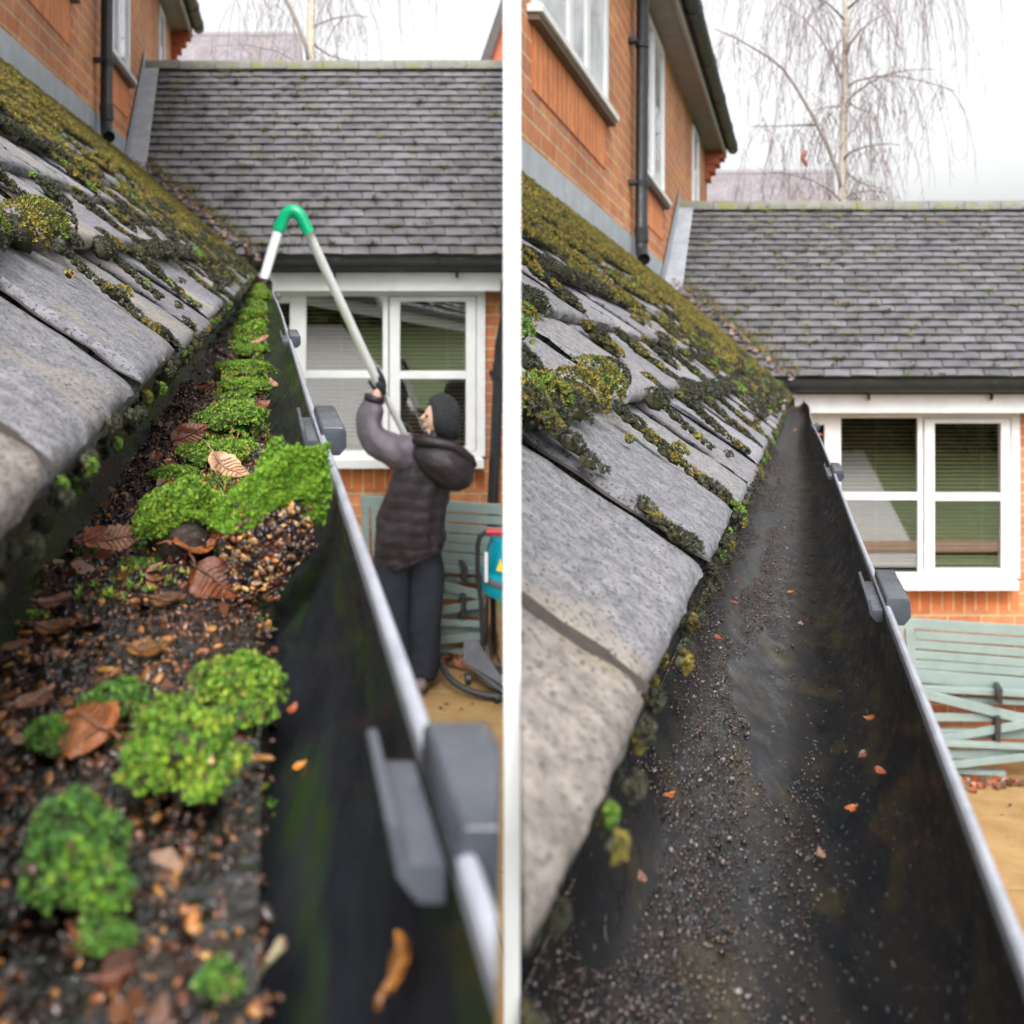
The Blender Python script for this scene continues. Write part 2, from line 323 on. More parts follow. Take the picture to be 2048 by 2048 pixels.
# ================================================================== HOUSE
TP = .86; ANG = math.atan(TP); CA, SA = math.cos(ANG), math.sin(ANG); EX, EZ = -.0344, -.08; GA = .108
def roof(r, y, h): return (EX-CA*r+SA*h, y, EZ+SA*r+CA*h)
def near_roof_tiles(S, par):
    mb_v = []; mb_f = []; tints = []
    ncourse = 13; W = .168
    for k in range(-1, ncourse):
        kk = max(k, 0); shift = (0 if k % 2 == 0 else .5)*W; q1 = .24 if k >= 0 else .18
        for j in range(-1, 46):
            y0 = j*W+shift+.077; y1 = y0+W-.009
            near = y0 < 1.4 and kk < 6
            nu, nv = (18, 20) if near else (4, 4)
            rs = random.Random(k*100+j); dh = rs.uniform(-.0024, .0024); dr = rs.uniform(-.004, .004); tl = rs.uniform(-.006, .006)
            g_ = rs.uniform(.82, 1.12); tint = (g_, g_*rs.uniform(.97,1.0), g_*rs.uniform(.93,1.03))
            if kk == 0 and y0 < .1: tint = (g_*1.18, g_*1.04, g_*.86)
            th = .014; base = 0 if k >= 0 else -.0145
            if k < 0: dr += .004
            rows = []
            # rounded profile around the tail: list of (q, hoff) from bottom to top
            prof = [(.05, -th), (.006, -th), (.0015, -th*.8), (0, -th*.5), (.0012, -th*.2), (.0045, -.0008)] + [( .0045+(q1-.0045)*(i/nv)**1.4, 0) for i in range(1, nv+1)]
            n0 = len(mb_v)
            us = [0, .004, .02]+[.02+(.96)*i/nu for i in range(1, nu)]+[.98, .996, 1.0]
            for u in us:
                y = y0+(y1-y0)*u; e = min(u, 1-u); ed = .0018*(max(0, .02-e)/.02)**2
                for q, hh in prof:
                    h = base+dh-.122*q+hh*(1 if hh < -.001 else 1)-ed + tl*(u-.5)*.3 + .0012*(1-(2*u-1)**2)
                    r = kk*GA+dr+q
                    if near:
                        nn = nz(y*55, r*55, k*3.1)*.0012+nz(y*200, r*200, h*200)*.0006
                        h += nn; r += (nz(y*70, k*7.7, hh*300)*.0022+nz(y*260, k*3, hh*900)*.0010)*(1 if q < .01 else 0)
                    mb_v.append(roof(r, y, h)); tints.append(tint)
            m_ = len(prof)
            for a in range(len(us)-1):
                for c in range(m_-1):
                    i = n0+a*m_+c; mb_f.append((i, i+m_, i+m_+1, i+1))
            for a, rev in ((0, 1), (len(us)-1, 0)):     # side cheeks
                i0 = n0+a*m_; n1 = len(mb_v)
                q, hh = prof[-1]; mb_v.append(roof(kk*GA+dr+q1, y0 if a == 0 else y1, base-.122*q1-th)); tints.append(tint)
                f = [i0+c for c in range(m_)]+[n1]; mb_f.append(tuple(f if rev else f[::-1]))
    js = MB()
    for k in range(0, 6):
        for j in range(0, 45):
            yj = j*W+(0 if k % 2 == 0 else .5)*W+.077
            for q in range(8):
                r0, r1 = k*GA+.004+q*.013, k*GA+.004+(q+1)*.013; h = lambda r: -.122*(r-k*GA)+.0006+.0030*nz(r*110, yj*9, k)
                a_, b_ = yj-.0100-.0015*nz(r0*200, yj, 3), yj+.0010+.002*nz(r0*150, yj, 8); js.add([roof(r0, a_, h(r0)), roof(r0, b_, h(r0)-.001), roof(r1, b_, h(r1)-.001), roof(r1, a_, h(r1)), roof(r0, a_, h(r0)-.012), roof(r0, b_, h(r0)-.012)], [(0,1,2,3),(4,5,1,0)])
    js.build('joint_soil', MSOIL, par, S)
    V = S.h(np.array(mb_v))
    return finish('lean_to_roof', V, mb_f, TILE, par, S, smooth=True, auto=50, tint=np.array(tints))
FY = 6.235                                               # eaves of the facing roof
def facade_roof(S, par):
    YR = 8.03; ZR = S.ridge-S.oz; Z0 = .015; n = 25; Lr = math.hypot(YR-FY, ZR-Z0); c_, s_ = (YR-FY)/Lr, (ZR-Z0)/Lr; ga = Lr/n
    mb = MB(); W = .176
    def rp(x, r, h): return (x, FY+c_*r-s_*h, Z0+s_*r+c_*h)
    for k in range(n):
        sh = (k % 2)*.5*W
        for j in range(-7, 17):
            rs = random.Random(k*57+j); x0 = j*W+sh; x1 = x0+W-.006; dr = rs.uniform(-.004,.004); g_ = rs.uniform(.78,1.15); t = (g_, g_, g_*rs.uniform(.97,1.05))
            xa = -1.0
            if x1 < xa: continue
            x0 = max(x0, xa); r0 = k*ga+dr; r1 = r0+ga*1.45; h0 = .030; tl = rs.uniform(-.002,.002)
            xs = [x0, x0+(x1-x0)*.3, x0+(x1-x0)*.7, x1]; vs = []
            for i, x in enumerate(xs):
                cam_ = .003 if i in (1, 2) else 0
                vs += [rp(x, r0+.002, h0-.014+cam_), rp(x, r0, h0+cam_+tl*(i-1.5)), rp(x, r1, .002+cam_)]
            fs = []
            for i in range(3): fs += [(i*3, i*3+3, i*3+4, i*3+1), (i*3+1, i*3+4, i*3+5, i*3+2)]
            fs += [(0,1,2), (11,10,9)]
            mb.add(vs, fs, t)
    o = mb.build('main_roof', FTILE, par, S, smooth=False)
    MB().add([rp(-1,.02,-.004), rp(3,.02,-.004), rp(3,Lr,-.004), rp(-1,Lr,-.004)], [(0,1,2,3)]).box(-.3, 3.0, 6.236, 6.2395, -.085, .012).build('roof_deck', DARK, par, S)
    rd = MB(); x = -1.0
    prof = [(math.cos(a)*.11, math.sin(a)*.09) for a in [math.pi*i/8 for i in range(9)]]
    while x < 3.0:
        z = ZR-.035+random.uniform(-.003,.003); n0 = [(x, YR+p[0], z+p[1]) for p in prof]+[(x+.295, YR+p[0], z+p[1]+.002) for p in prof]
        rd.add(n0, [(i, i+9, i+10, i+1) for i in range(8)]+[tuple(range(8,-1,-1)), tuple(range(9,18))]); x += .3
    rd.build('ridge', mat('ridge_tile', (.13,.125,.12), (.20,.195,.17), 14, rough=.85, bump=.6, bscale=60, patch=(.16,.17,.06), pscale=9, pthr=.52), par, S, smooth=True, auto=40)
    # rear slope so the roof is solid
    MB().add([(-1,YR,ZR),(3,YR,ZR),(3,YR+1.8,Z0),(-1,YR+1.8,Z0)], [(0,1,2,3)]).build('rear_slope', FTILE, par, S)
    # lead where roof meets wall
    r = (.75-Z0)/s_
    MB().add([rp(-.985, r*.75, .052), rp(-.845, r*.78, .052), rp(-.87, Lr-.03, .052), rp(-.985, Lr-.03, .052)], [(0,1,2,3)]).add([rp(-.984, r*.7, .03), rp(-.984, Lr-.02, .03), rp(-.984, Lr+.05, .16), rp(-.984, r*.7, .19)], [(0,1,2,3)]).build('lead_soaker', LEAD2, par, S)
    return rp
def side_window(S, par, y0, y1, z0, z1, mull, panel=True, dark=False):
    """window in the upper side wall (faces +x)"""
    X = -1.0
    fr = MB(); t = .055
    fr.box(X-.02, X+.02, y0, y1, z0, z0+t).box(X-.02, X+.02, y0, y1, z1-t, z1).box(X-.02, X+.0205, y0, y0+t, z0+t, z1-t).box(X-.02, X+.0205, y1-t, y1, z0+t, z1-t)
    for m_ in mull: fr.box(X-.02, X+.021, m_-.035, m_+.035, z0+t, z1-t)
    f = fr.build('window', WHITE, par, S, bevel=.003)
    pn = MB().box(X-.012, X+.005, y0+t, y1-t, z0+t, z1-t); pn.build('pane', mat('side_glass', (.16,.21,.24), (.55,.57,.60), 3.0, rough=.05, spec=.8), f, S)
    MB().box(X-.02, X+.06, y0-.06, y1+.09, z0-.032, z0-.001).build('sill', WHITE, f, S, bevel=.004)
    MB().box(X-.02, X+.045, y0-.05, y1+.075, z0-.058, z0-.034).build('sill_drip', mat('brown_drip', (.10,.06,.045), (.14,.09,.06), 8, rough=.7), f, S)
    if panel: MB().box(X-.01, X+.006, y0+.0, y1+.0, z0-.30, z0-.06).build('soldier_course', SOLDIER, par, S)
def build_house(S, label):
    base = S.h([(0, 6.4, GZ)])[0]
    H = thing('brick_house', label, 'house', tuple(base))
    near_roof_tiles(S, H)
    # deck under the tiles
    MB().add([roof(.02, -.2, -.03), roof(.02, 7.6, -.03), roof(1.3, 7.6, -.03), roof(1.3, -.2, -.03)], [(0,1,2,3)]).build('roof_deck', DARK, H, S)
    rp = facade_roof(S, H)
    # upper side wall: bricks
    YW = 10.5; w_ = MB(); ys = [1.5+i*.5 for i in range(19)]
    w_.box(-1.25, -1.0, 3.45 if S.sign < 0 else 1.5, YW, .5, 2.52); w_.build('upper_wall', BRICK, H, S)
    side_window(S, H, 3.57, 4.93, 1.40, 2.45, (4.12, 4.46))
    side_window(S, H, 6.02, 7.02, 1.34, 2.44, (6.5,))
    side_window(S, H, 9.0, 9.5, 1.30, 2.44, (), panel=False)
    MB().box(-1.0, -.81, 1.5, YW+.02, 2.50, 2.54).build('soffit', SOFFIT, H, S)
    MB().box(-.81, -.785, 1.5, YW+.03, 2.47, 2.66).build('fascia', SOFFEDGE, H, S)
    cb = MB()
    for i, (xx, z0) in enumerate([(-.80, 2.42), (-.85, 2.35), (-.90, 2.27), (-.95, 2.19)]): cb.box(-1.0+.001, xx, YW-.22, YW+.0+.001*i, z0, z0+.075 if i else 2.498)
    cb.build('corbel', mat('corbel_brick', (.42,.10,.05), (.5,.14,.07), 9, rough=.85, bump=.3, bscale=60), H, S, bevel=.003)
    MB().add([(-.74,1.5,2.62),(-.74,YW+.05,2.62),(-1.9,YW+.05,3.5),(-1.9,1.5,3.5)], [(0,1,2,3)]).build('upper_roof', FTILE, H, S)
    # lead flashing along the wall above the lean-to
    top = EZ+TP*(1.0+EX)
    fl = MB()
    for i in range(4): fl.box(-.999, -.994+.002*(i % 2), 1.5+i*1.5+(.02 if i else 0), 1.5+(i+1)*1.5+.03 if i < 3 else 7.25, top-.07, top+.125)
    fl.build('lead_flashing', LEAD, H, S, bevel=.0015)
    # facing wall with the window
    hx = lambda px, y=6.36: (px-1595)*y/F
    hz = lambda py, y=6.36: (763-py)*y/F
    wx0, wx1 = hx(1598), hx(2040); zs = hz(1176); zt = hz(826)
    zc = hz(1224)
    MB().box(-.3, 3.0, 6.40, 6.62, GZ-.3, zc).box(wx1, 3.0, 6.401, 6.62, zc, zt+.1).box(-.3, wx0, 6.401, 6.62, zc, zt+.1).build('wall', BRICK, H, S)
    MB().box(wx0, wx1, 6.398, 6.62, zc+.0005, zs).build('soldier_course', SOLDIER, H, S)
    if S.sign > 0: MB().box(-.12, -.1, 0, 6.4, GZ, -.17).build('side_wall', BRICK, H, S)
    MB().box(-.097, -.075, 0, 6.3, -.24, -.10).build('fascia', WHITE, H, S)
    MB().box(-.02, 3.0, 6.24, 6.27, hz(826, 6.25), -.06).build('fascia', WHITE, H, S, bevel=.002)
    MB().box(-.2, 3.0, 6.27, 6.40, hz(826, 6.25)+.02, hz(826, 6.25)+.035).build('soffit', WHITE, H, S)
    # window frame bars
    fr = MB(); Y0, Y1 = 6.355, 6.43
    A = (1605, 1649, 850, 1140); B1 = (1682, 1835, 836, 985); B2 = (1682, 1835, 1000, 1144); C1 = (1869, 2001, 846, 986); C2 = (1869, 2001, 1001, 1137)
    zb = hz(1157)
    def vb(p0, p1, t, b_, d=0): fr.box(hx(p0), hx(p1), Y0-d, Y1, hz(b_), hz(t))
    vb(1598, 2040, 826, 836); vb(1598, 2040, 1145, 1157)
    vb(1598, 1605, 836, 1145, .001); vb(1649, 1682, 836, 1145, .001); vb(1835, 1846, 836, 1145, .001); vb(2022, 2040, 836, 1145, .001)
    vb(1682, 1835, 985, 1000); vb(1605, 1649, 836, 850); vb(1605, 1649, 1130, 1145)
    f = fr.build('window', WHITE, H, S, bevel=.004)
    cs = MB()
    def cbx(p0, p1, t, b_, d=.010): cs.box(hx(p0), hx(p1), Y0-d, Y1-.02, hz(b_), hz(t))
    cbx(1848, 2020, 837, 846.5); cbx(1848, 2020, 1137, 1144.5); cbx(1848, 1869, 846.5, 1137, .0101); cbx(2001, 2020, 846.5, 1137, .0101); cbx(1869, 2001, 986, 1001, .014)
    cs.build('casement', WHITE, f, S, bevel=.003)
    MB().box(hx(1640), hx(2032), 6.27, 6.39, hz(1176)+.0005, hz(1157)-.0005).build('sill', WHITE, f, S, bevel=.006)
    for (a, b_, t, bt) in (A, B1, B2, C1, C2):
        MB().box(hx(a), hx(b_), 6.366, 6.370, hz(bt), hz(t)).build('pane', GLASS, f, S)
    bl = MB(); z = hz(866)
    zbot = hz(1130)
    for (x0, x1) in ((hx(1605), hx(1652)), (hx(1680), hx(1838)), (hx(1866), hx(2004))):
        z = hz(838)
        while z > zbot:
            bl.add([(x0, 6.452, z-.005), (x1, 6.452, z-.005), (x1, 6.475, z+.003), (x0, 6.475, z+.003)], [(0,1,2,3)]); z -= .0275
        bl.box(x0, x1, 6.45, 6.475, zbot-.014, zbot)
        xm = x0+(x1-x0)*.47 if x1 < hx(1850) else x0+(x1-x0)*.75
        bl.box(xm-.002, xm+.002, 6.447, 6.45, zbot, hz(838))
    bl.build('venetian_blind', BLIND, H, S)
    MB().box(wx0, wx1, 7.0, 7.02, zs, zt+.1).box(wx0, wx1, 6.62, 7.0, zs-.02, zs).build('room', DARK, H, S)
    # gutter of the facing roof
    gt = thing('eaves_gutter', ('black half-round gutter above the window behind the person' if S.sign < 0 else 'black half-round gutter under the eaves above the unobstructed window'), 'gutter', tuple(S.h([(.9, 6.19, -.05)])[0]))
    n = 10; ro, ri = .066, .062; yc, zc_ = 6.172, -.006
    prof = [(yc+ro*math.cos(a), zc_+ro*math.sin(a)) for a in [math.pi+math.pi*i/n for i in range(n+1)]]+[(yc+ri*math.cos(a), zc_+ri*math.sin(a)) for a in [2*math.pi-math.pi*i/n for i in range(n+1)]]
    vs = [(x, p[0], p[1]) for x in (-.05, 3.0) for p in prof]; m_ = len(prof)
    MB().add(vs, [(i, m_+i, m_+(i+1) % m_, (i+1) % m_) for i in range(m_)]+[tuple(range(m_)), tuple(range(2*m_-1, m_-1, -1))]).build('trough', BLACKPL, gt, S, smooth=True, auto=40)
    for xb in (hx(1735), hx(1975)+.0, ):
        cl = [(xb+s_, yc+(ro+.004)*math.cos(a), zc_+(ro+.004)*math.sin(a)) for s_ in (-.015, .015) for a in [math.pi*.92+math.pi*1.1*i/8 for i in range(9)]]
        MB().add(cl, [(i, i+9, i+10, i+1) for i in range(8)]).box(xb-.006, xb+.006, 6.2, 6.24, -.12, -.07).build('bracket', BLACKPL, gt, S, smooth=True)
    # gutter high on the house
    ug = thing('upper_gutter', ('black gutter along the upper eaves over the clogged gutter, mostly out of view' if S.sign < 0 else 'black gutter along the upper eaves of the tall brick house'), 'gutter', tuple(S.h([(-.72, 6, 2.6)])[0]))
    MB().tube([(-.725, 1.5, 2.60), (-.725, 6, 2.60), (-.725, YW+.12, 2.60)], .062, 16).build('trough', BLACKPL, ug, S, smooth=True, auto=40)
    for yy in (5.5, 6.6, 7.7, 8.7, 9.7, 10.4): MB().tube([(-.725, yy-.04, 2.60), (-.725, yy+.04, 2.60)], .069, 16).build('joint', BLACKPL, ug, S, smooth=True, auto=40)
    # downpipe
    dp = thing('downpipe', ('black downpipe on the brick wall above the mossy roof, left of the green pole elbow' if S.sign < 0 else 'black downpipe on the tall brick wall between two white windows'), 'downpipe', tuple(S.h([(-.93, 5.67, .7)])[0]))
    MB().tube([(-.93, 5.72, 2.62), (-.93, 5.70, 2.0), (-.935, 5.68, .82), (-.925, 5.64, .76), (-.90, 5.57, .715)], .037, 20, cap=False).tube([(-.93, 5.68, .83), (-.935, 5.68, .92)], .041, 20).build('pipe', BLACKPL, dp, S, smooth=True, auto=40)
    MB().tube([(-.905, 5.585, .722), (-.912, 5.605, .73)], .030, 16).build('outlet', mat('hole', (.003,.003,.003), rough=.9), dp, S)
    for z in (1.18, 2.02):
        MB().tube([(-.93, 5.69, z-.02), (-.93, 5.69, z+.02)], .042, 20).box(-1.0, -.95, 5.60, 5.67, z-.012, z+.012).build('bracket', BLACKPL, dp, S, smooth=True, auto=40)
    return H, rp
HL, rpL = build_house(L, 'brick house with mossy tiled roofs behind the person clearing the gutter')
HR, rpR = build_house(Rr, 'tall orange brick house with white windows above the cleaned gutter')
# drainpipe beside the window, left plot
dp = thing('downpipe', 'black drainpipe running down the brick pier to the right of the window', 'downpipe', tuple(L.l([L.at(985, 1350, 6.33)])[0]))
A_ = [L.at(1012, 560, 6.2), L.at(1010, 640, 6.25), L.at(1000, 690, 6.33), L.at(997, 745, 6.33), L.at(985, 1000, 6.33), L.at(982, 1250, 6.33)]
MB().tube(A_, .034, 16).build('pipe', BLACKPL, dp, L, 'l', smooth=True, auto=40)
MB().tube([L.at(998, 725, 6.33), L.at(997, 755, 6.33)], .041, 16).box(L.at(978,744,6.4)[0], L.at(1000,744,6.4)[0], 6.34, 6.4, L.at(978,748,6.4)[2], L.at(978,740,6.4)[2]).build('bracket', BLACKPL, dp, L, 'l', smooth=True, auto=40)
# ================================================================== NEAR GUTTERS
RX, RZ = .039, -.10
def near_gutter(S, label, clips, trough_mat):
    G = thing('roof_gutter', label, 'gutter', tuple(S.h([(0, 1.5, -.16)])[0]))
    cx, hw, dp_ = -.0125, .0515, .056
    inner = [(cx+hw*math.cos(a)**1 * (abs(math.cos(a))**-.15 if abs(math.cos(a)) > 1e-6 else 1), RZ-dp_*abs(math.sin(a))**.85) for a in [math.pi*i/24 for i in range(25)]]
    outer = [(x*1.0+(.0018 if x > cx else -.0018), z-.002) for x, z in inner]
    ys = [.02+i*.05 for i in range(20)]+[1.1+i*.25 for i in range(21)]
    prof = inner+outer[::-1]
    mb = MB(); ys2 = ys; n = len(prof)
    def wob(x, y, z):
        k = .0018*nz(y*2.2, 3.1, S.sign)+(0.006*math.sin(y*2.1)*min(1, max(0, (y-1.2)/2)))
        return (x+(k if x > cx else 0), y, z)
    vs = [wob(x, y, z) for y in ys2 for x, z in prof]
    fs = [(i*n+k, i*n+(k+1)%n, (i+1)*n+(k+1)%n, (i+1)*n+k) for i in range(len(ys2)-1) for k in range(n)]
    mb.add(vs, fs); mb.build('trough', trough_mat, G, S, smooth=True, auto=50)
    rim = [(RX-.0005, RZ-.004), (RX-.0008, RZ+.0004), (RX, RZ+.0012), (RX+.0013, RZ+.0012), (RX+.0019, RZ+.0004), (RX+.0019, RZ-.006), (RX+.002, RZ-.006)]
    n = len(rim); vs = [wob(x, y, z) for y in ys2 for x, z in rim]
    MB().add(vs, [(i*n+k, i*n+(k+1)%n, (i+1)*n+(k+1)%n, (i+1)*n+k) for i in range(len(ys2)-1) for k in range(n)]).build('rim', RIMPL, G, S, smooth=True, auto=35)
    for (y0, y1) in clips:
        t = .0022; z = RZ+.002
        ib = MB()      # inner tongue: sloping fin inside the trough, top plate, outer shoulder
        ib.extr([(RX-.0085, z+.0015), (RX-.0068, z+.0018), (RX-.0058, z-.0032), (RX-.001, z-.0032), (RX-.001, z-.0085), (RX-.0045, z-.0085), (RX-.0072, z-.0052)], y0, y1)
        ib.build('clip', CLIPPL, G, S, smooth=True, bevel=.0006, auto=35)
        ob = MB(); ob.extr([(RX-.0002, z-.004), (RX+.0002, z+.002), (RX+.0012, z+.0026), (RX+.0095, z+.0026), (RX+.0108, z+.0012), (RX+.0110, z-.006), (RX+.0080, z-.0095), (RX+.0045, z-.0095), (RX+.0042, z-.007)], y0-.002, y1)
        ob.build('bracket', CLIPPL, G, S, smooth=True, bevel=.0022, auto=60)
    return G
GL = near_gutter(L, 'black plastic gutter clogged with moss and wet leaves', [(.119, .144), (.405, .465), (.92, 1.0), (2.1, 2.18)], TROUGHL)
GR = near_gutter(Rr, 'black plastic gutter cleaned out, only grit left along its floor', [(.42, .482), (1.02, 1.12), (2.1, 2.2)], TROUGHR)
MB().box(-.06, .036, .086, .1055, -.150, -.126).build('joint_strip', RIMPL, GL, L, smooth=True, bevel=.003)
# ================================================================== MOSS ON THE ROOFS
DK = [(.045,.046,.034),(.075,.072,.05),(.035,.037,.03),(.09,.08,.04)]; OL = [(.30,.23,.03),(.36,.28,.04),(.17,.15,.03),(.22,.20,.035),(.27,.18,.03),(.09,.10,.03),(.11,.09,.03)]; BR = [(.14,.27,.03),(.20,.36,.045),(.10,.20,.03)]
def cushion(parts, cores, c, rad, h, nrm, cols, ns, ss, flat=1.0, elong=1.0):
    """a mossy cushion: dark core plus shoots over its dome"""
    th = rng.uniform(0, 2*np.pi, ns); u = rng.uniform(0, 1, ns)**.5
    x = np.cos(th)*u; y = np.sin(th)*u; z = np.sqrt(np.maximum(0, 1-u*u))
    P = np.stack([x*rad, y*rad*elong, z*h], 1); N = np.stack([x*.7/rad, y*.7/rad/elong, (z+.15)/h], 1); N /= np.linalg.norm(N, axis=1, keepdims=True)
    B = np.array(nrm)   # 3x3 columns: a (up rafter), b (along y), n
    P = P@B.T+np.array(c); N = N@B.T+rng.normal(size=(ns,3))*.25
    parts.append((P, N, ss*rng.uniform(.7,1.35,ns), rcol(ns, cols, .35)))
    cores.append((c, rad*.78, rad*.78*elong, h*.66))
def roof_moss(S, label):
    B = np.array([[-CA, 0, SA], [0, 1, 0], [SA, 0, CA]]); Bc = B.T   # rows a,b,n -> columns
    pl = []; cores = []
    def put(r, y, rad, h, cols, dens=1.0, el=1.0):
        rel = max(y, .35); ss = (.0012+.0011*rel) if rel < 2.5 else .0046
        ns = int(min(420, max(14, dens*2.3*rad*rad*el/(ss*ss))))
        cushion(pl, cores, roof(r, y, -.002), rad, h, Bc, cols, ns, ss, elong=el)
    # strips in the side joints of the two lowest courses
    W = .168
    for k in range(0, 5):
        sh = (0 if k % 2 == 0 else .5)*W
        for j in range(0, 44):
            y = j*W+sh+.075
            if y < .3: continue
            amt = random.random()
            if amt < (.12 if k < 2 else .45): continue
            nseg = int((GA-.01)/.006)
            lo = .0 if k else random.uniform(.0,.03)
            for i in range(nseg):
                r = k*GA+lo+i*.0062
                if r > (k+1)*GA: break
                wv = nz(r*30, y*9, k); rad = .0045+.0035*max(0, wv+.35)+(.002 if k else 0)
                cols = DK if random.random() < (.72 if k < 2 else .4) else (OL if random.random() < .8 else BR)
                
                if wv < -.34: continue
                rad *= random.uniform(.6, 1.35); put(r, y+random.uniform(-.005,.005), rad, rad*.55, cols, 1.3, random.uniform(.8, 1.5))
    # along the steps
    for k in range(1, 13):
        y = .26; cover = [0,.75,.42,.5,.55,.62,.68,.72,.76,.8,.85,.9,.95][k]
        while y < 7.4:
            s_ = random.uniform(.006, .012) if y < 2.5 else random.uniform(.010, .018)
            dens = nz(y*3.1, k*5.3, 2)*.9+.5
            if dens < cover+max(0, y-2.5)*.12:
                patch = nz(y*4, k*2.2, 9)
                if k == 1: cols = DK if patch < .18 else (OL if patch < .32 else BR)
                elif k <= 3: cols = DK if patch < -.05 else OL
                else: cols = OL+[(.10,.09,.03)] if patch < .28 else OL+BR[:1]
                put(k*GA-.002+random.uniform(-.004,.008), y, s_*random.uniform(.8,1.4), s_*random.uniform(.6,1.1), cols)
            y += s_*1.15
    # spreading cover of the upper courses
    n = 3000
    for i in range(n):
        r = GA*(random.randint(2, 11)+min(1, abs(random.gauss(0, .38)))); y = random.uniform(.4, 7.4)
        if S.sign*(S.h([(EX-CA*r, y, 0)])[0][0]) < .0: continue
        v = nz(y*1.7, r*6, 5)+.35*nz(y*6, r*14, 1)+(r-.62)*.75+(y-2.6)*.10
        if v < .03: continue
        s_ = random.uniform(.008, .020)
        put(r, y, s_, s_*random.uniform(.35,.75), OL if random.random() < .8 else DK+OL, dens=.8, el=random.uniform(.8,1.5))
    # loose tufts on the lowest tile and big cushions
    for (r, y, s_, cols) in [(.055,.62,.006,OL), (.03,.80,.004,DK), (.075,.52,.003,OL), (.085,.95,.004,DK), (.02,.93,.004,DK+OL), (.055,1.05,.004,DK)]: put(r, y, s_, s_*.7, cols, 1.4, 1.3)
    for (r, y, s_, cols) in [(.112,.52,.018,OL), (.122,.60,.02,OL+BR), (.130,.68,.015,DK), (.112,.45,.014,BR+OL), (.17,.55,.012,BR), (.19,.62,.01,BR+OL), (.10,.74,.012,DK), (.108,.40,.014,OL+BR), (.118,.34,.016,OL+DK)]: put(r, y, s_, s_*.8, cols, 1.2, 1.2)
    # thin dark growth on the eave edge
    y = .12
    while y < 6.2:
        if random.random() < .92:
            s_ = random.uniform(.0018, .0042)*(.7 if y < .5 else 1 if y < 1.5 else 1.8); cols = DK if random.random() < .8 else (OL if random.random() < .6 else BR)
            ss = .0007+.0009*min(y, 2.5)
            c = roof(random.uniform(-.004,.002), y, random.uniform(-.028,-.002))
            cushion(pl, cores, c, s_, s_, np.array([[0,0,1.],[0,1,0],[1,0,0]]), cols, 26 if y > .5 else 130, ss, elong=1.3)
        y += random.uniform(.003, .008)
    parts = []
    P = np.concatenate([p[0] for p in pl]); N = np.concatenate([p[1] for p in pl]); SS = np.concatenate([p[2] for p in pl]); CC = np.concatenate([p[3] for p in pl])
    nearm = P[:,1] < 1.3
    parts.append(inst(SHOOTS, P[nearm], N[nearm], SS[nearm], CC[nearm])); parts.append(inst(SHOOTL, P[~nearm], N[~nearm], SS[~nearm], CC[~nearm]))
    o = scat('moss', parts, SHOOT, S, frame='h'); tag(o, label, 'moss', kind='stuff')
    cc = np.array([c[0] for c in cores]); sc = np.array([c[1:] for c in cores])
    V, Fc = ICO1; X = (V[None]*sc[:,None,:])*(1+rng.uniform(-.12,.12,(len(cc),len(V),1))); X = X@Bc.T+cc[:,None,:]
    FF = (Fc[None]+(np.arange(len(cc))*len(V))[:,None,None]).reshape(-1,3)
    o = scat('moss_bed', [(X.reshape(-1,3), FF, np.ones((len(cc)*len(V),3)))], mat('moss_core', (.03,.03,.016), (.075,.07,.025), 30, rough=.8, bump=1, bscale=200), S, frame='h', smooth=True); tag(o, label.replace('moss', 'moss cushions and soil', 1), 'moss', kind='stuff')
    print('moss', S.sign, len(P), len(cc))
roof_moss(L, 'moss in dark and olive tufts on the roof tiles beside the clogged gutter')
roof_moss(Rr, 'moss in dark and olive tufts on the roof tiles beside the cleaned gutter')
def facade_moss(S, rp, label):
    P = []; N = []; SS = []; CC = []
    n = 520
    Lr = math.hypot(1.73, S.ridge)
    for i in range(n):
        k = random.randint(0, 24); r = k*Lr/25+.0; x = random.uniform(-.85, 2.2)**1
        if random.random() < .4: x = random.uniform(-.9, .5)
        s_ = random.uniform(.010, .026)
        cols = DK if random.random() < .55 else (OL if random.random() < .5 else [(.14,.2,.04)])
        if i > n-110: r = Lr-random.uniform(-.02,.06); x = random.uniform(-.6, 2.4); cols = OL+[(.12,.16,.05)]; s_ *= 1.1
        c = rp(x, min(r, Lr), .036)
        for q in range(9):
            P.append((c[0]+random.gauss(0, s_*.9), c[1]+random.gauss(0, s_*.4), c[2]+random.gauss(0, s_*.4))); N.append((random.gauss(0,.4), -.6, .8)); SS.append(s_*random.uniform(.35,.7)); CC.append(random.choice(cols))
    for i in range(900):      # moss creeping round the valley
        t = random.random(); x = -.95+.95*t; y = 7.12-.8*t; z = .75-.80*t
        x += abs(random.gauss(0, .07)); y += .0
        zz = z+random.uniform(.0,.03); rr = max(0, (zz+.0))
        r = (zz-.015)/S.ridge*Lr
        if r < 0: continue
        P.append(rp(x, r, .037)); N.append((random.gauss(0,.4), -.6, .8)); SS.append(random.uniform(.006,.013)); CC.append(random.choice(OL+DK+[(.16,.09,.04)]))
    o = scat('moss', [inst(SHOOTL, np.array(P), np.array(N), np.array(SS), np.array(CC))], SHOOT, S, frame='h'); tag(o, label, 'moss', kind='stuff')
facade_moss(L, rpL, 'small moss tufts dotted over the dark tiled roof behind the green pole elbow')
facade_moss(Rr, rpR, 'small moss tufts dotted over the dark tiled roof above the right-hand window')
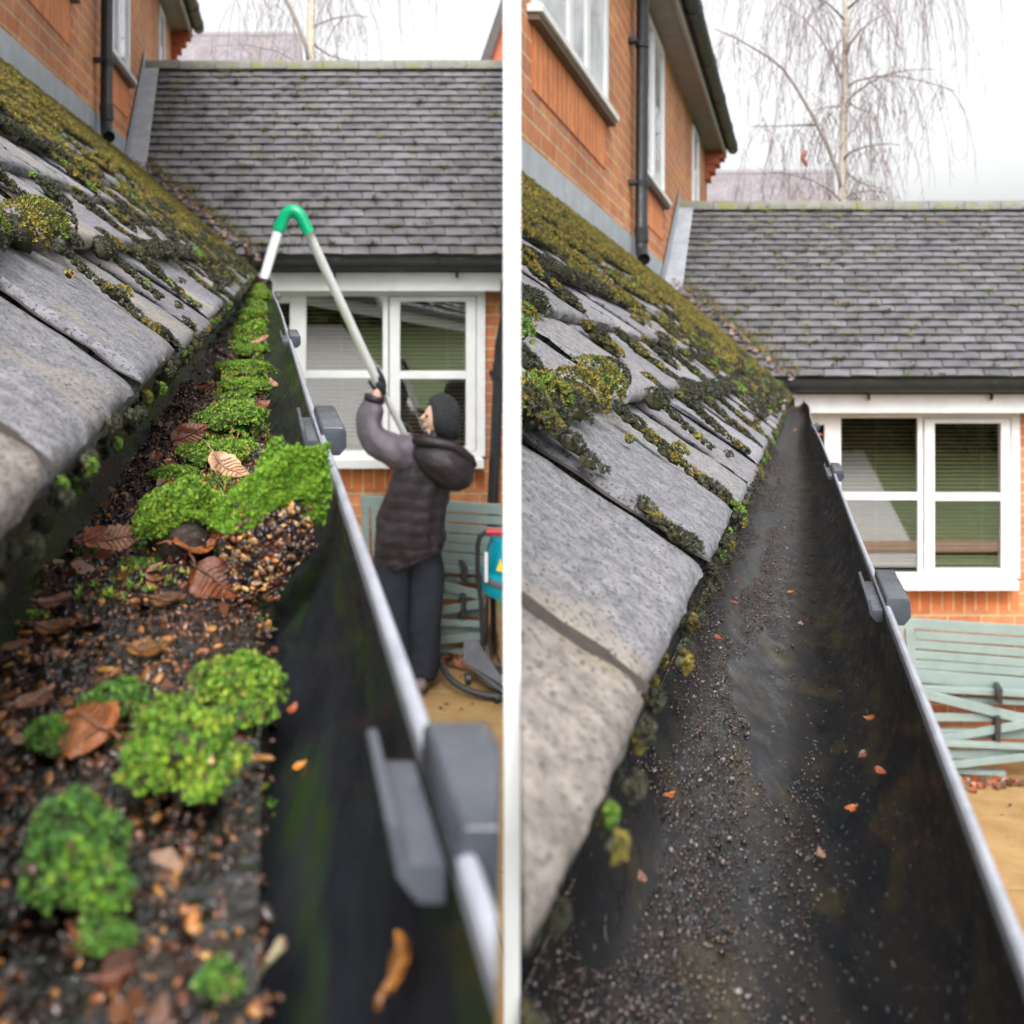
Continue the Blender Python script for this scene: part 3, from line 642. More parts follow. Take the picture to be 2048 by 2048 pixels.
# ================================================================== LEAVES
def leaf_mesh(length, width, curl=.3, fold=.2, seed=0, stem=True, tip=1.0):
    r = random.Random(seed); nu, nv = 18, 11; V = []; Fc = []
    for i in range(nu+1):
        t = i/nu; wd = width*.5*(math.sin(math.pi*t**.75)**.8)*(1+.07*math.sin(t*37+seed)+.05*r.uniform(-1,1)) if 0 < t < 1 else .0006
        for j in range(nv+1):
            s_ = j/nv*2-1; x = (t-.5)*length; y = s_*wd
            z = curl*length*(2*(t-.5))**2*.5+fold*abs(y)+.05*width*math.sin(t*9+s_*3+seed)+.012*width*math.cos(abs(s_)*8-t*20)
            V.append((x, y, z))
    n = nv+1
    Fc = [(i*n+j, i*n+j+1, (i+1)*n+j+1, (i+1)*n+j) for i in range(nu) for j in range(nv)]
    mb = MB(); mb.add(V, Fc)
    V2 = [(v[0], v[1], v[2]-.00035) for v in V]; mb.add(V2, [f[::-1] for f in Fc])
    return mb, nu
def place_leaf(S, label, pos, length, width, col, normal=(0,0,1), spin=0, curl=.3, fold=.2, seed=0, vein=True, stem=True, group=None):
    mb, _ = leaf_mesh(length, width, curl, fold, seed)
    q = Vector((0,0,1)).rotation_difference(Vector(normal).normalized()) @ Quaternion((0,0,1), spin)
    W = S.l([pos])[0]; th = thing('dead_leaf', label, 'leaf', tuple(W), group)
    def tr(m_): m_.v = [tuple(q@Vector(v)+Vector(W)) for v in m_.v]; m_.t = [col]*len(m_.v); return m_
    tr(mb).build('blade', LEAF, th, smooth=True)
    if stem:
        st = MB()
        zc = lambda t: curl*length*(2*(t-.5))**2*.5+.0004
        st.tube([((t-.5)*length, 0, zc(t)+.012*width+.05*width*math.sin(t*9+seed)) for t in [i/10 for i in range(10)]]+[], [.0005*(1.3-t) for t in [i/10 for i in range(10)]], 5)
        st.tube([(-.5*length, 0, zc(0)), (-.62*length, .04*length, zc(0)+.05*length), (-.78*length, .10*length, zc(0)+.03*length)], .00045, 5)
        if vein:
            for i in range(2, 8):
                t = i/10
                for s_ in (-1, 1):
                    wd = width*.42*math.sin(math.pi*t**.75)**.8
                    a = Vector(((t-.5)*length, 0, 0)); b = Vector(((t+.13-.5)*length, s_*wd, 0))
                    pts = []
                    for u in (0, .5, 1):
                        p = a.lerp(b, u); tt = p.x/length+.5; ss_ = (p.y/(wd+1e-9))
                        p.z = curl*length*(2*(tt-.5))**2*.5+fold*abs(p.y)+.05*width*math.sin(tt*9+ss_*3+seed)+.0004; pts.append(p)
                    st.tube(pts, .00025, 4, cap=False)
        c2 = tuple(min(1, x*.6+.02) for x in col); tr(st); st.t = [c2]*len(st.v)
        st.build('stem', LEAF, th, smooth=True)
    return th
# ================================================================== LEFT GUTTER CONTENT (plot frame: eye at origin)
BZ = -.108                                   # top of the debris in the left plot frame
def bedz(x, y):
    e = max(0, min(1, (.004+.008*nz(y*9, 4)-x)/.014))
    return BZ+(.0035*nz(x*60, y*60, 3)+.006*nz(x*18, y*14, 8)) - (1-e)*.020
mb = MB(); xs = [-.09+i*.0022 for i in range(47)]; ys = [.06+i*.004 for i in range(170)]+[.74+i*.02 for i in range(260)]
V = [(x, y, bedz(x, y)) for y in ys for x in xs]; n = len(xs)
mb.add(V, [(i*n+j, i*n+j+1, (i+1)*n+j+1, (i+1)*n+j) for i in range(len(ys)-1) for j in range(n-1)])
o = mb.build('silt', mat('wet_silt', (.012,.009,.008), (.03,.02,.014), 120, rough=.04, rough2=.16, bump=1, bscale=260, spec=.7), None, L, 'l', smooth=True); tag(o, 'dark wet silt filling the clogged gutter on its roof side', 'silt', kind='stuff')
wf = bpy.data.materials.new('water_film'); wf.use_nodes = True; t = wf.node_tree; t.nodes.clear()
out = ND(t, 'ShaderNodeOutputMaterial'); mx = ND(t, 'ShaderNodeMixShader'); tr = ND(t, 'ShaderNodeBsdfTransparent'); gl = ND(t, 'ShaderNodeBsdfGlossy'); gl.inputs['Roughness'].default_value = .03
fr_ = ND(t, 'ShaderNodeFresnel'); fr_.inputs[0].default_value = 2.3; nn = ND(t, 'ShaderNodeTexNoise'); nn.inputs['Scale'].default_value = 170; nn.inputs['Detail'].default_value = 4
tc = ND(t, 'ShaderNodeTexCoord'); t.links.new(tc.outputs['Object'], nn.inputs['Vector']); bp = ND(t, 'ShaderNodeBump'); bp.inputs['Strength'].default_value = 1; bp.inputs['Distance'].default_value = .0035
t.links.new(nn.outputs[0], bp.inputs['Height']); t.links.new(bp.outputs[0], fr_.inputs['Normal']); t.links.new(bp.outputs[0], gl.inputs['Normal']); t.links.new(fr_.outputs[0], mx.inputs[0]); t.links.new(tr.outputs[0], mx.inputs[1]); t.links.new(gl.outputs[0], mx.inputs[2]); t.links.new(mx.outputs[0], out.inputs[0])
mb = MB(); ys_ = [.06+i*.004 for i in range(170)]; xs_ = [-.088+i*.003 for i in range(30)]; n = len(xs_)
mb.add([(x, y, BZ+.0010+.0006*nz(x*90, y*90, 4)) for y in ys_ for x in xs_], [(i*n+j, i*n+j+1, (i+1)*n+j+1, (i+1)*n+j) for i in range(len(ys_)-1) for j in range(n-1)])
o = mb.build('water', wf, None, L, 'l', smooth=True); tag(o, kind='structure')
n = 13000; y = .085+rng.uniform(0, 1, n)**1.7*.75; x = rng.uniform(-.085, .002, n); x = np.where(x > -.012, x-.008*np.array([max(0, nz(b*40, 3.3)+.3) for b in y])*rng.uniform(0,1.5,n), x); z = np.array([bedz(a, b) for a, b in zip(x, y)])
big = rng.uniform(0, 1, n)**3; s0 = (.0005+.0012*big)*np.where(y < .2, .78, 1)
P = np.stack([x, y, np.maximum(z, BZ+.0004)+s0*.4], 1); S3 = np.stack([s0*rng.uniform(.6,1.1,n), s0*rng.uniform(1.0,1.9,n), s0*rng.uniform(.35,.8,n)], 1)
cols = rcol(n, [(.05,.02,.012),(.03,.014,.01),(.09,.035,.018),(.20,.085,.025),(.06,.03,.02),(.02,.015,.012),(.02,.012,.01),(.03,.02,.016),(.10,.04,.018),(.04,.02,.012),(.34,.15,.04),(.17,.06,.025),(.06,.04,.035)], .35)
o = scat('seed_litter', [inst(ICO2, P, np.array([0,0,1.])+rng.normal(size=(n,3))*.5, S3, cols, .12)], SEED, L, smooth=True); tag(o, 'brown and amber wet seeds and grit strewn over the clogged gutter', 'litter', kind='stuff')
n = 1500; y = .09+rng.uniform(0,1,n)**1.3*1.6; x = rng.uniform(-.08,.006,n); P = np.stack([x, y, np.array([bedz(a,b) for a,b in zip(x,y)])+.0012], 1)
s0 = rng.uniform(.0016,.0042,n); flake = (np.array([(-1,-.5,0),(.2,-.7,.15),(1,.05,.3),(.1,.6,.1),(-.8,.45,-.05),(0,0,.12)]), np.array([(0,1,5),(1,2,5),(2,3,5),(3,4,5),(4,0,5)]))
o = scat('leaf_litter', [inst(flake, P, np.array([0,0,1.])+rng.normal(size=(n,3))*.5, s0, rcol(n, [(.10,.035,.018),(.20,.07,.03),(.06,.025,.015),(.32,.13,.05),(.30,.18,.13)], .3), .2)], LEAF, L); tag(o, 'scraps of brown leaf mixed through the clogged gutter', 'litter', kind='stuff')
# algae and drops on the bare trough: fine grit
def px_clump(name, label, x0, x1, y0, y1, zb=BZ, cols=BR, ss=.0013, soil=0, lean=0, ns=None, group=None, seeds=0, depth=.8):
    """moss clump whose outline in the left photograph spans x0..x1, y0..y1"""
    px = (x0+x1)/2; Y = -zb*F/(y1-16-L.vy); X = (px-L.vx)*Y/F; wd = (x1-x0)*Y/F*.5; 
    top = (L.vy-y0)*Y/F; ht = max(.004, (top-zb)*.86)
    base = L.l([(X, Y, zb)])[0]; th = thing(name, label, 'moss', tuple(base), group)
    rx, ry, rz = wd*.92, wd*depth, ht*.52; c = np.array([X, Y+ry*.3, zb+ht*.45])
    V, Fc = ICO2; D = V/np.linalg.norm(V, axis=1, keepdims=True)
    lump = lambda d: 1+.38*nz(*(d*1.7+np.array([X*90, Y*40, 0])))+.24*nz(*(d*3.8+3+X*50))
    lobes = [(np.zeros(3), 1.0 if soil else .78)]
    rl = random.Random(int(px*7+y0))
    for q_ in range(3 if soil else 9):
        a_ = rl.uniform(0, 6.28); sc_ = rl.uniform(.18, .46); rr_ = rl.uniform(.3, .6) if soil else rl.uniform(.6, 1.2); lobes.append((np.array([math.cos(a_)*rx*rr_, math.sin(a_)*ry*rr_, (rl.uniform(.2, .75) if soil else rl.uniform(-.45, .35))*rz]), sc_))
    R3 = np.array([rx, ry, rz]); sh = np.array([[1,0,lean],[0,1,0],[0,0,1.]]); SV = []; SF = []; o0 = 0; shp = []
    ss *= .66
    for li, (of, sc_) in enumerate(lobes):
        V = np.array([d_*lump(d_) for d_ in D])*R3*sc_*.90; SV.append((V+of)@sh.T+c); SF.append(Fc+o0); o0 += len(V)
        n = int(min(15000, 1.35*(rx*ry+rx*rz+ry*rz)*4*sc_*sc_/(ss*ss)))
        if ns and li == 0: n = ns
        d = rng.normal(size=(n, 3)); d /= np.linalg.norm(d, axis=1, keepdims=True)
        d = d[(d[:,2] > (-.35 if not soil else -.05))]
        if soil: d = d[(d[:,2] > (soil*.6*np.sin(d[:,0]*2+1)-.1 if li == 0 else 0))]
        n = len(d); lm = np.array([lump(q) for q in d])[:, None]; P = d*lm*R3*sc_*(1+rng.uniform(-.10,.14,(n,1)))+of
        N = d/R3; N /= np.linalg.norm(N, axis=1, keepdims=True); N += rng.normal(size=(n,3))*.4+np.array([0,0,.4])
        cc_ = cols if li % 3 else cols[:max(2, len(cols)//2)]
        shp.append(inst(SHOOTS, P@sh.T+c, N, ss*rng.uniform(.6,1.7,n), rcol(n, cc_, .3)))
    finish('soil', L.l(np.concatenate(SV)), np.concatenate(SF), MSOIL if soil else mat('moss_core', ()), th, smooth=True)
    scat('shoots', shp, SHOOT, L, th)
    if seeds:
        d = rng.normal(size=(seeds,3)); d /= np.linalg.norm(d,axis=1,keepdims=True); d = d[(d[:,2] < .35) & (d[:,1] < .5)]; n = len(d)
        lm = np.array([lump(q) for q in d])[:, None]; s0 = rng.uniform(.0004,.00125,n)
        scat('seeds', [inst(ICO2, (d*lm*np.array([rx,ry,rz])*rng.uniform(.93,1.01,(n,1)))@sh.T+c, d+rng.normal(size=(n,3))*.5, np.stack([s0, s0*rng.uniform(.8,2.0,n), s0*.6], 1), rcol(n, [(.40,.19,.05),(.12,.03,.02),(.45,.30,.14),(.03,.02,.018),(.20,.07,.03),(.025,.02,.018),(.08,.05,.04),(.04,.035,.035)], .3), .25)], SEED, L, th, smooth=True)
    return th
BR2 = [(.13,.30,.022),(.22,.39,.028),(.08,.21,.022),(.33,.42,.045),(.18,.22,.035)]; DG = [(.07,.19,.03),(.13,.28,.035),(.045,.11,.025),(.16,.15,.04)]
MG = 'moss clumps in the clogged gutter'
px_clump('moss_clump', 'large bright moss clump tipped on edge against the rim, underside full of orange seeds', 446, 636, 872, 1180, zb=-.102, cols=BR2, ss=.0012, soil=.9, lean=.30, seeds=2600, depth=.42, ns=26000, group=MG)
px_clump('moss_clump', 'green moss cushion with bare black soil in front, left of the clump standing on edge', 274, 440, 955, 1150, cols=BR2+DG, ss=.0011, soil=.8, seeds=60, depth=.6, ns=18000, group=MG)
px_clump('moss_clump', 'bright green moss clump nearest the bare floor of the trough, above the small orange leaf', 392, 578, 1296, 1450, cols=BR2+DG, ss=.0012, group=MG)
px_clump('moss_clump', 'widest blurred green moss clump in the middle foreground of the gutter', 246, 480, 1375, 1625, cols=BR2+DG, ss=.0012, seeds=60, group=MG)
px_clump('moss_clump', 'blurred green moss clump at the lower left edge of the gutter', 20, 262, 1562, 1835, cols=DG+BR2[:2], ss=.0012, seeds=40, group=MG)
px_clump('moss_clump', 'small dark green tuft left of the folded brown leaf', 50, 150, 1420, 1530, cols=DG, ss=.0012, group=MG)
px_clump('moss_clump', 'low green tuft right of the folded brown leaf', 165, 285, 1362, 1450, cols=DG+BR2[:1], ss=.0012, group=MG)
px_clump('moss_clump', 'small green tuft among the orange seeds at the bottom of the gutter', 160, 250, 1840, 1925, cols=DG, ss=.0012, group=MG)
px_clump('moss_clump', 'tiny green tuft beside the pale straw at the bottom', 400, 480, 1950, 2010, cols=DG, ss=.0012, group=MG)
px_clump('moss_clump', 'tiny star-shaped green tuft on the black soil under the moss cushion', 300, 350, 1085, 1145, cols=DG, ss=.0013, group=MG)
px_clump('moss_clump', 'tiny green tuft under the veined brown leaf', 170, 214, 1108, 1140, cols=DG, ss=.0012, group=MG)
px_clump('moss_clump', 'tiny green tuft between the veined leaf and the wet silt', 240, 296, 1122, 1160, cols=DG, ss=.0012, group=MG)
row = [(300,392,930,975,'dark green tuft behind the moss cushion and left of the pale tan leaf'), (372,516,876,940,'green tuft directly above the pale tan leaf'), (398,538,790,880,'broad green cushion right of the upright brown leaf'),
       (440,540,750,802,'green cushion just above the broad one beside the second gutter clip'), (440,545,716,762,'flat green cushion level with the window transom'), (468,536,682,722,'small green cushion level with the small far clip'), (474,528,646,686,'small bright cushion just below the mossy end of the gutter'), (480,528,612,650,'yellow-green tuft near the far end of the clogged gutter'), (500,555,578,612,'farthest yellow-green tuft, under the tip of the white pole')]
for (a, b_, c_, d_, lab) in row: px_clump('moss_clump', lab, a, b_, c_, d_+6, cols=BR2+DG, ss=.0016 if d_ > 700 else .0035, seeds=20, group=MG, depth=.9)
# more continuous low growth between the row cushions
n = 17000; y = .21+rng.uniform(0,1,n)**1.3*4.2; x = np.where(y < .34, rng.uniform(-.075, .003, n), rng.uniform(-.048, .004, n)); keep = np.array([nz(a*30, b*(7 if b > .34 else 30), 6) > (-.10 if b > .34 else .22) for a, b in zip(x, y)]); x, y = x[keep], y[keep]; n = len(x)
P = np.stack([x, y, np.array([bedz(a,b)+.001+max(0,.003*min(1,b*1.5)*(1+2*nz(a*60,b*20,3))) for a,b in zip(x,y)])], 1)
o = scat('low_moss', [inst(SHOOTS, P, np.array([0,0,1.])+rng.normal(size=(n,3))*.4, (.0009+.0018*y)*rng.uniform(.6,1.6,n), rcol(n, BR2+DG+OL[:1], .3))], SHOOT, L); tag(o, 'sparse green moss shoots spreading between the clumps in the clogged gutter', 'moss', kind='stuff')
def lf(label, x0, x1, y0, y1, col, zb=BZ, lift=.003, normal=(0,-.3,1), spin=0, curl=.3, fold=.2, ln=None, wd=None, seed=0, S=L, group='fallen leaves in the clogged gutter', **k):
    px, py = (x0+x1)/2, (y0+y1)/2; z = zb+lift; Y = -z*F/(py-S.vy); X = (px-S.vx)*Y/F
    ln = ln or (x1-x0)*Y/F; wd = wd or ln*.62
    return place_leaf(S, label, (X, Y, z), ln, wd, col, normal, spin, curl, fold, seed, group=group, **k)
BRN = (.17,.045,.014); ORG = (.42,.13,.03); TAN = (.62,.36,.20); PNK = (.40,.20,.13)
lf('upright rust-brown leaf leaning between the tile edge and the green cushion', 340, 420, 838, 900, BRN, normal=(.3,-.9,.5), spin=.8, curl=.25, seed=1, lift=.008)
lf('pale tan dry leaf lying just behind the clump standing on edge', 408, 508, 916, 965, TAN, normal=(.25,-.45,.85), spin=-.45, curl=.35, seed=2, lift=.006)
lf('veined brown leaf left of the moss cushion, its blade facing the viewer', 196, 290, 1030, 1122, (.34,.15,.08), normal=(.15,-.75,.6), spin=.35, curl=.2, seed=3, lift=.008)
lf('curled orange-brown leaf lying between the two largest clumps', 366, 474, 1062, 1132, ORG, normal=(-.2,-.5,.8), spin=.35, curl=.9, fold=.7, seed=4, lift=.007)
lf('dark rust leaf hanging under the curled orange-brown leaf', 380, 494, 1128, 1205, BRN, normal=(.1,-.6,.7), spin=-.5, curl=.2, seed=5, lift=.005, wd=.016)
lf('flat olive-brown leaf on the wet silt below the two largest clumps', 300, 372, 1178, 1224, (.17,.07,.02), seed=6, spin=.2)
lf('brown leaf on the silt close to the lower tile corner', 74, 154, 1230, 1284, (.28,.11,.04), seed=7, spin=.3, curl=.4)
lf('amber-brown leaf lying on the silt above the middle moss clump', 256, 340, 1278, 1322, (.28,.12,.025), seed=8, spin=.15)
lf('folded rust-orange leaf with a long curved stem in the foreground', 116, 226, 1400, 1476, (.34,.11,.03), normal=(.1,-.45,.9), spin=2.9, curl=-.3, fold=-.3, seed=9, lift=.008, wd=.016)
lf('blurred pink-brown leaf standing against the tile end', 168, 212, 1028, 1114, (.50,.17,.10), normal=(.9,-.5,.2), spin=1.2, seed=10, lift=.010, ln=.014, wd=.007)
lf('dull pink leaf half under the lowest tile', 78, 142, 1184, 1224, PNK, seed=11, spin=.5, lift=.004)
lf('pinkish leaf scrap at the left edge of the silt', 32, 112, 1370, 1430, PNK, seed=15, spin=.9, lift=.004)
lf('large blurred orange leaf on the trough floor under the nearest clip', 765, 850, 1880, 1980, (.50,.19,.03), zb=-.095, lift=.0, ln=.0085, wd=.006, normal=(-.9,-.1,.4), spin=1.4, seed=12, curl=.4)
lf('tiny orange leaf lying alone on the bare trough floor', 586, 614, 1518, 1544, (.6,.24,.03), zb=-.118, lift=0, ln=.0034, normal=(-.1,-.4,1), spin=.6, seed=13, stem=False)
lf('small red-orange leaf at the edge of the silt beside the bright clump', 570, 600, 1395, 1440, (.5,.12,.04), zb=-.112, lift=.003, spin=1.3, seed=14, stem=False)
lf('flat brown leaf lying between seeds at the very bottom', 200, 262, 1930, 1985, (.25,.07,.03), seed=16, spin=.4)
for i, (a, b_, c_, d_, lab) in enumerate([(395,425,760,790,'small rust leaf by the tile edge above the upright leaf'), (505,545,795,825,'dull pink leaf curled at the rim side of the green cushions'), (530,560,755,780,'small rust leaf overhanging the bare trough'), (500,540,665,700,'brown leaf scrap beside the far cushions'), (492,530,585,606,'brown leaf at the mossy far end of the gutter'), (300,335,905,925,'thin rust leaf under the upright leaf')]):
    lf(lab, a, b_, c_, d_, random.choice([BRN, PNK, (.3,.1,.05)]), seed=30+i, spin=i*1.1, normal=(random.uniform(-.4,.4), -.4, .8), lift=.008, stem=False)
# pale straw
a, b_, c_ = L.bed(470, 2005, -.118), L.bed(530, 1930, -.112), L.bed(565, 1885, -.104)
st = MB().tube([a, tuple((Vector(a)+Vector(b_))/2+Vector((.001,0,.001))), b_, c_], [.0005,.0005,.0005,.0009], 6); st.t = [(.5,.42,.26)]*len(st.v); o = st.build('straw', LEAF, None, L, 'l', smooth=True, base=tuple(L.l([a])[0])); tag(o, 'pale straw with a seed head lying at the foot of the silt', 'straw')
# ================================================================== RIGHT GUTTER CONTENT
n = 34000; u = rng.uniform(0,1,n); y = .125+u**2.2*1.9
xc = -.038+.02*rng.normal(size=n)*.9; xc = np.where(rng.uniform(0,1,n) < .25, rng.uniform(-.055, .012, n), xc); x = np.clip(xc, -.058, .02)
keep = np.array([nz(a*40, b*5, 2)+.5*nz(a*90, b*25, 7) > -.2+max(0, a+.03)*11 for a, b in zip(x, y)]); x, y = x[keep], y[keep]; n = len(x)
def troughz(x): 
    c = np.clip((x+.0125)/.0515, -.98, .98); return RZ-.056*np.sqrt(1-c*c)**.85
s0 = rng.uniform(.0002, .0005, n)*(1+(rng.uniform(0,1,n) > .96)*1.2)*(1+.4*np.clip(y-.4,0,1))
P = np.stack([x, y, troughz(x)+s0*.4], 1)
o = scat('grit', [inst(ICO1, P, rng.normal(size=(n,3)), np.stack([s0, s0*1.3, s0*.8], 1), rcol(n, [(.06,.04,.034),(.03,.022,.02),(.08,.06,.052),(.06,.03,.02),(.022,.018,.018),(.18,.155,.145)], .35), .15)], SEED, Rr, smooth=True, frame='h'); tag(o, 'wet grit and fine crumbs left on the floor of the cleaned gutter', 'grit', kind='stuff')
RG = 'leaf scraps left in the cleaned gutter'
for i, (px, py, lab) in enumerate([(1581,1184,'small orange scrap near the far clip side of the cleaned gutter floor'), (1601,1247,'pale pink scrap just below the highest orange scrap'), (1739,1436,'orange scrap on the outer wall of the trough'), (1725,1510,'brown scrap beside the large red scrap'), (1762,1543,'largest red-orange scrap on the outer wall of the trough'), (1703,1616,'small red scrap low on the trough floor'), (1641,1708,'single orange scrap nearest the viewer on the trough floor'), (1468,1205,'orange-red scrap pressed against the tile edge'), (1473,1165,'pink scrap above it at the tile edge'), (1437,1276,'small orange scrap at the tile edge further down'), (1340,1590,'orange crumb at the foot of the beige tile'), (1284,1756,'orange crumb on the wet grit nearest the viewer'), (1597,815,'orange leaf near the far end of the cleaned gutter'), (1590,862,'pinkish leaf flattened in the narrow far end'), (1640,870,'yellow-brown scrap stuck on the far rim')]):
    x_ = (px-1595)/(py-763)*.15; zt_ = float(troughz(np.array([np.clip(x_, -.055, .03)]))[0]); Y = -zt_*F/(py-763)
    sz = .0042 if py < 1300 else .0034
    if py < 900: sz = .018
    lf(lab, px-12, px+12, py-10, py+10, [(.45,.13,.035),(.26,.14,.10),(.34,.11,.04),(.16,.07,.04),(.38,.09,.04)][i % 5], zb=zt_+.001, lift=.0015, normal=(random.uniform(-.6,.2),-.2,1), spin=i*1.3, ln=sz*1.3, wd=sz*.8, seed=50+i, S=Rr, stem=False, group=RG)
# leaves caught in the valleys
for S, lab0 in ((L, 'left'), (Rr, 'right')):
    n = 46; P = []; N = []
    for i in range(n):
        t = i/n*.97+.015; Z = .72-.78*t; X = -.97+.93*t+random.uniform(.0,.07); Yv = FY+(Z-.015)/((S.ridge-S.oz)/1.73)
        P.append((X, Yv-.03, Z+.035+random.uniform(-.01,.01))); N.append((random.gauss(.3,.4), -.7, .8))
    o = scat('valley_leaves', [inst(flake, np.array(P), np.array(N), rng.uniform(.012,.028,n), rcol(n, [(.22,.11,.08),(.26,.16,.12),(.15,.06,.04),(.18,.16,.15)], .25), .2)], LEAF, S, frame='h')
    tag(o, 'brown leaves caught in the roof valley on the %s' % ('clogged gutter side' if S is L else 'cleaned gutter side'), 'leaves', kind='stuff')
# ================================================================== GARDEN BENCH (folded) against the wall
def bench(S, label, minx=None):
    at = lambda px, py, y=6.2: ((px-1595)*y/F, y, (763-py)*y/F)
    T = thing('garden_bench', label, 'bench', tuple(S.h([(1.0, 6.15, GZ)])[0]))
    Y = 6.24
    MB().bar(at(1792, 1244, Y), at(2150, 1268, Y), .03, .068).build('top_rail', GREENP, T, S, bevel=.004)
    MB().bar(at(1819, 1255, Y), at(1826, 1378, Y), .034, .06, up=(1,0,0)).build('stile', GREENP, T, S, bevel=.004)
    MB().bar(at(1800, 1252, Y+.0), at(1801, 1532, Y+.02), .034, .05, up=(1,0,0)).build('leg', GREENP, T, S, bevel=.004)
    for i, (ya, yb, h) in enumerate([(1269, 1281, .057), (1288, 1304, .055), (1308, 1324, .055), (1327, 1342, .055), (1350, 1369, .09)]):
        MB().bar(at(1829, ya, Y), at(2150, yb+9, Y), .018, h).build('back_slat', GREENP, T, S, bevel=.003)
    MB().bar(at(1838, 1376, 6.17), at(2150, 1392, 6.17), .05, .035).build('seat_rail', GREENP, T, S, bevel=.003)
    MB().bar(at(1850, 1395, 6.2), at(2150, 1410, 6.2), .03, .03).build('seat_slat', GREENP, T, S, bevel=.003)
    MB().bar(at(1838, 1385, 6.12), at(2150, 1464, 6.12), .022, .058).build('brace', GREENP, T, S, bevel=.003)
    MB().bar(at(1850, 1434, 6.15), at(2150, 1434, 6.15), .022, .05).build('seat_slat', GREENP, T, S, bevel=.003)
    MB().bar(at(1870, 1480, 6.1), at(2150, 1430, 6.1), .022, .05).build('brace', GREENP, T, S, bevel=.003)
    MB().bar(at(1870, 1467, 6.17), at(2150, 1467, 6.17), .03, .06).build('seat_slat', GREENP, T, S, bevel=.003)
    MB().bar(at(1888, 1486, 6.05), at(2150, 1497, 6.05), .05, .03).build('seat_slat', GREENP, T, S, bevel=.003)
    MB().bar(at(1870, 1509, 6.08), at(2150, 1503, 6.08), .022, .055).build('seat_slat', GREENP, T, S, bevel=.003)
    MB().bar(at(1870, 1533, 6.04), at(2150, 1503, 6.04), .022, .045).build('brace', GREENP, T, S, bevel=.003)
    MB().bar(at(1880, 1538, 6.1), at(2010, 1546, 6.1), .05, .03).build('foot', GREENP, T, S, bevel=.003)
    hm = mat('hinge', (.05,.05,.05), (.09,.09,.09), 20, rough=.4, metal=.6)
    for px, py in ((2000, 1392), (1997, 1450), (1996, 1478)):
        a = at(px, py, 6.07); MB().box(a[0]-.016, a[0]+.016, 6.06, 6.2, a[2]-.05, a[2]+.05).build('hinge', hm, T, S, bevel=.003)
bench(L, 'sage green slatted garden bench folded against the wall behind the person')
bench(Rr, 'sage green slatted garden bench folded against the wall below the right-hand window')
# fallen leaves along the wall foot
for S in (L, Rr):
    n = 420; x = rng.uniform(.3, 2.2, n); y = 6.02-np.abs(rng.normal(size=n))*.07
    sp = rng.uniform(0,1,n) > .9; y = np.where(sp, rng.uniform(5.0, 6, n), y)
    P = np.stack([x, y, np.full(n, GZ)+.012+rng.uniform(0,.02,n)*(~sp)], 1)
    o = scat('leaf_drift', [inst(flake, P, np.array([0,-.3,1.])+rng.normal(size=(n,3))*.4, rng.uniform(.012,.03,n)*np.where(sp,.6,1), rcol(n, [(.28,.07,.03),(.16,.05,.03),(.36,.12,.05),(.1,.05,.03)], .3), .2)], LEAF, S, frame='h')
    tag(o, 'drift of rust-brown leaves along the wall under the %s bench' % ('bench behind the person' if S is L else 'right-hand'), 'leaves', kind='stuff')
# ================================================================== PERSON
def skin(name, joints, edges, m, parent, sub=2, root=0, S=L, post=None):
    bm = bmesh.new(); ly = bm.verts.layers.skin.verify(); vs = []
    for (p, r) in joints:
        v = bm.verts.new(p); vs.append(v); rr = r if isinstance(r, tuple) else (r, r); v[ly].radius = rr
    for a, b_ in edges: bm.edges.new((vs[a], vs[b_]))
    vs[root][ly].use_root = True
    me = bpy.data.meshes.new(name+'_src'); bm.to_mesh(me); bm.free()
    o = bpy.data.objects.new(name+'_src', me); C.objects.link(o)
    sk_ = o.modifiers.new('s', 'SKIN'); sk_.use_smooth_shade = True; sk_.branch_smoothing = .6
    ss_ = o.modifiers.new('u', 'SUBSURF'); ss_.levels = sub; ss_.render_levels = sub
    bpy.context.view_layer.update(); dg = bpy.context.evaluated_depsgraph_get()
    m2 = bpy.data.meshes.new_from_object(o.evaluated_get(dg)); bpy.data.objects.remove(o)
    V = np.array([v.co[:] for v in m2.vertices]); fs = [tuple(p.vertices) for p in m2.polygons]
    if post: V = post(V)
    return finish(name, L.l(V), fs, m, parent, S, smooth=True)
PY = 5.62
P_ = lambda px, py, y=PY: L.at(px, py, y)
per = thing('person', 'person in dark padded jacket and black hood, seen from behind, reaching up with a pole', 'person', tuple(L.l([P_(830, 1376)])[0]))
SKINM = mat('skin', (.60,.36,.27), (.66,.41,.31), 30, rough=.5)
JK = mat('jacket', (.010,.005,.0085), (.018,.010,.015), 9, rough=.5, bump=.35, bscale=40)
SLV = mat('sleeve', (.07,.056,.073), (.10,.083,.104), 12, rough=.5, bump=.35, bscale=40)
NAVY = mat('trousers', (.004,.006,.014), (.008,.012,.024), 10, rough=.75, bump=.3, bscale=30)
BLK = mat('black_knit', (.016,.016,.02), (.03,.03,.036), 30, rough=.9, bump=1, bscale=26)
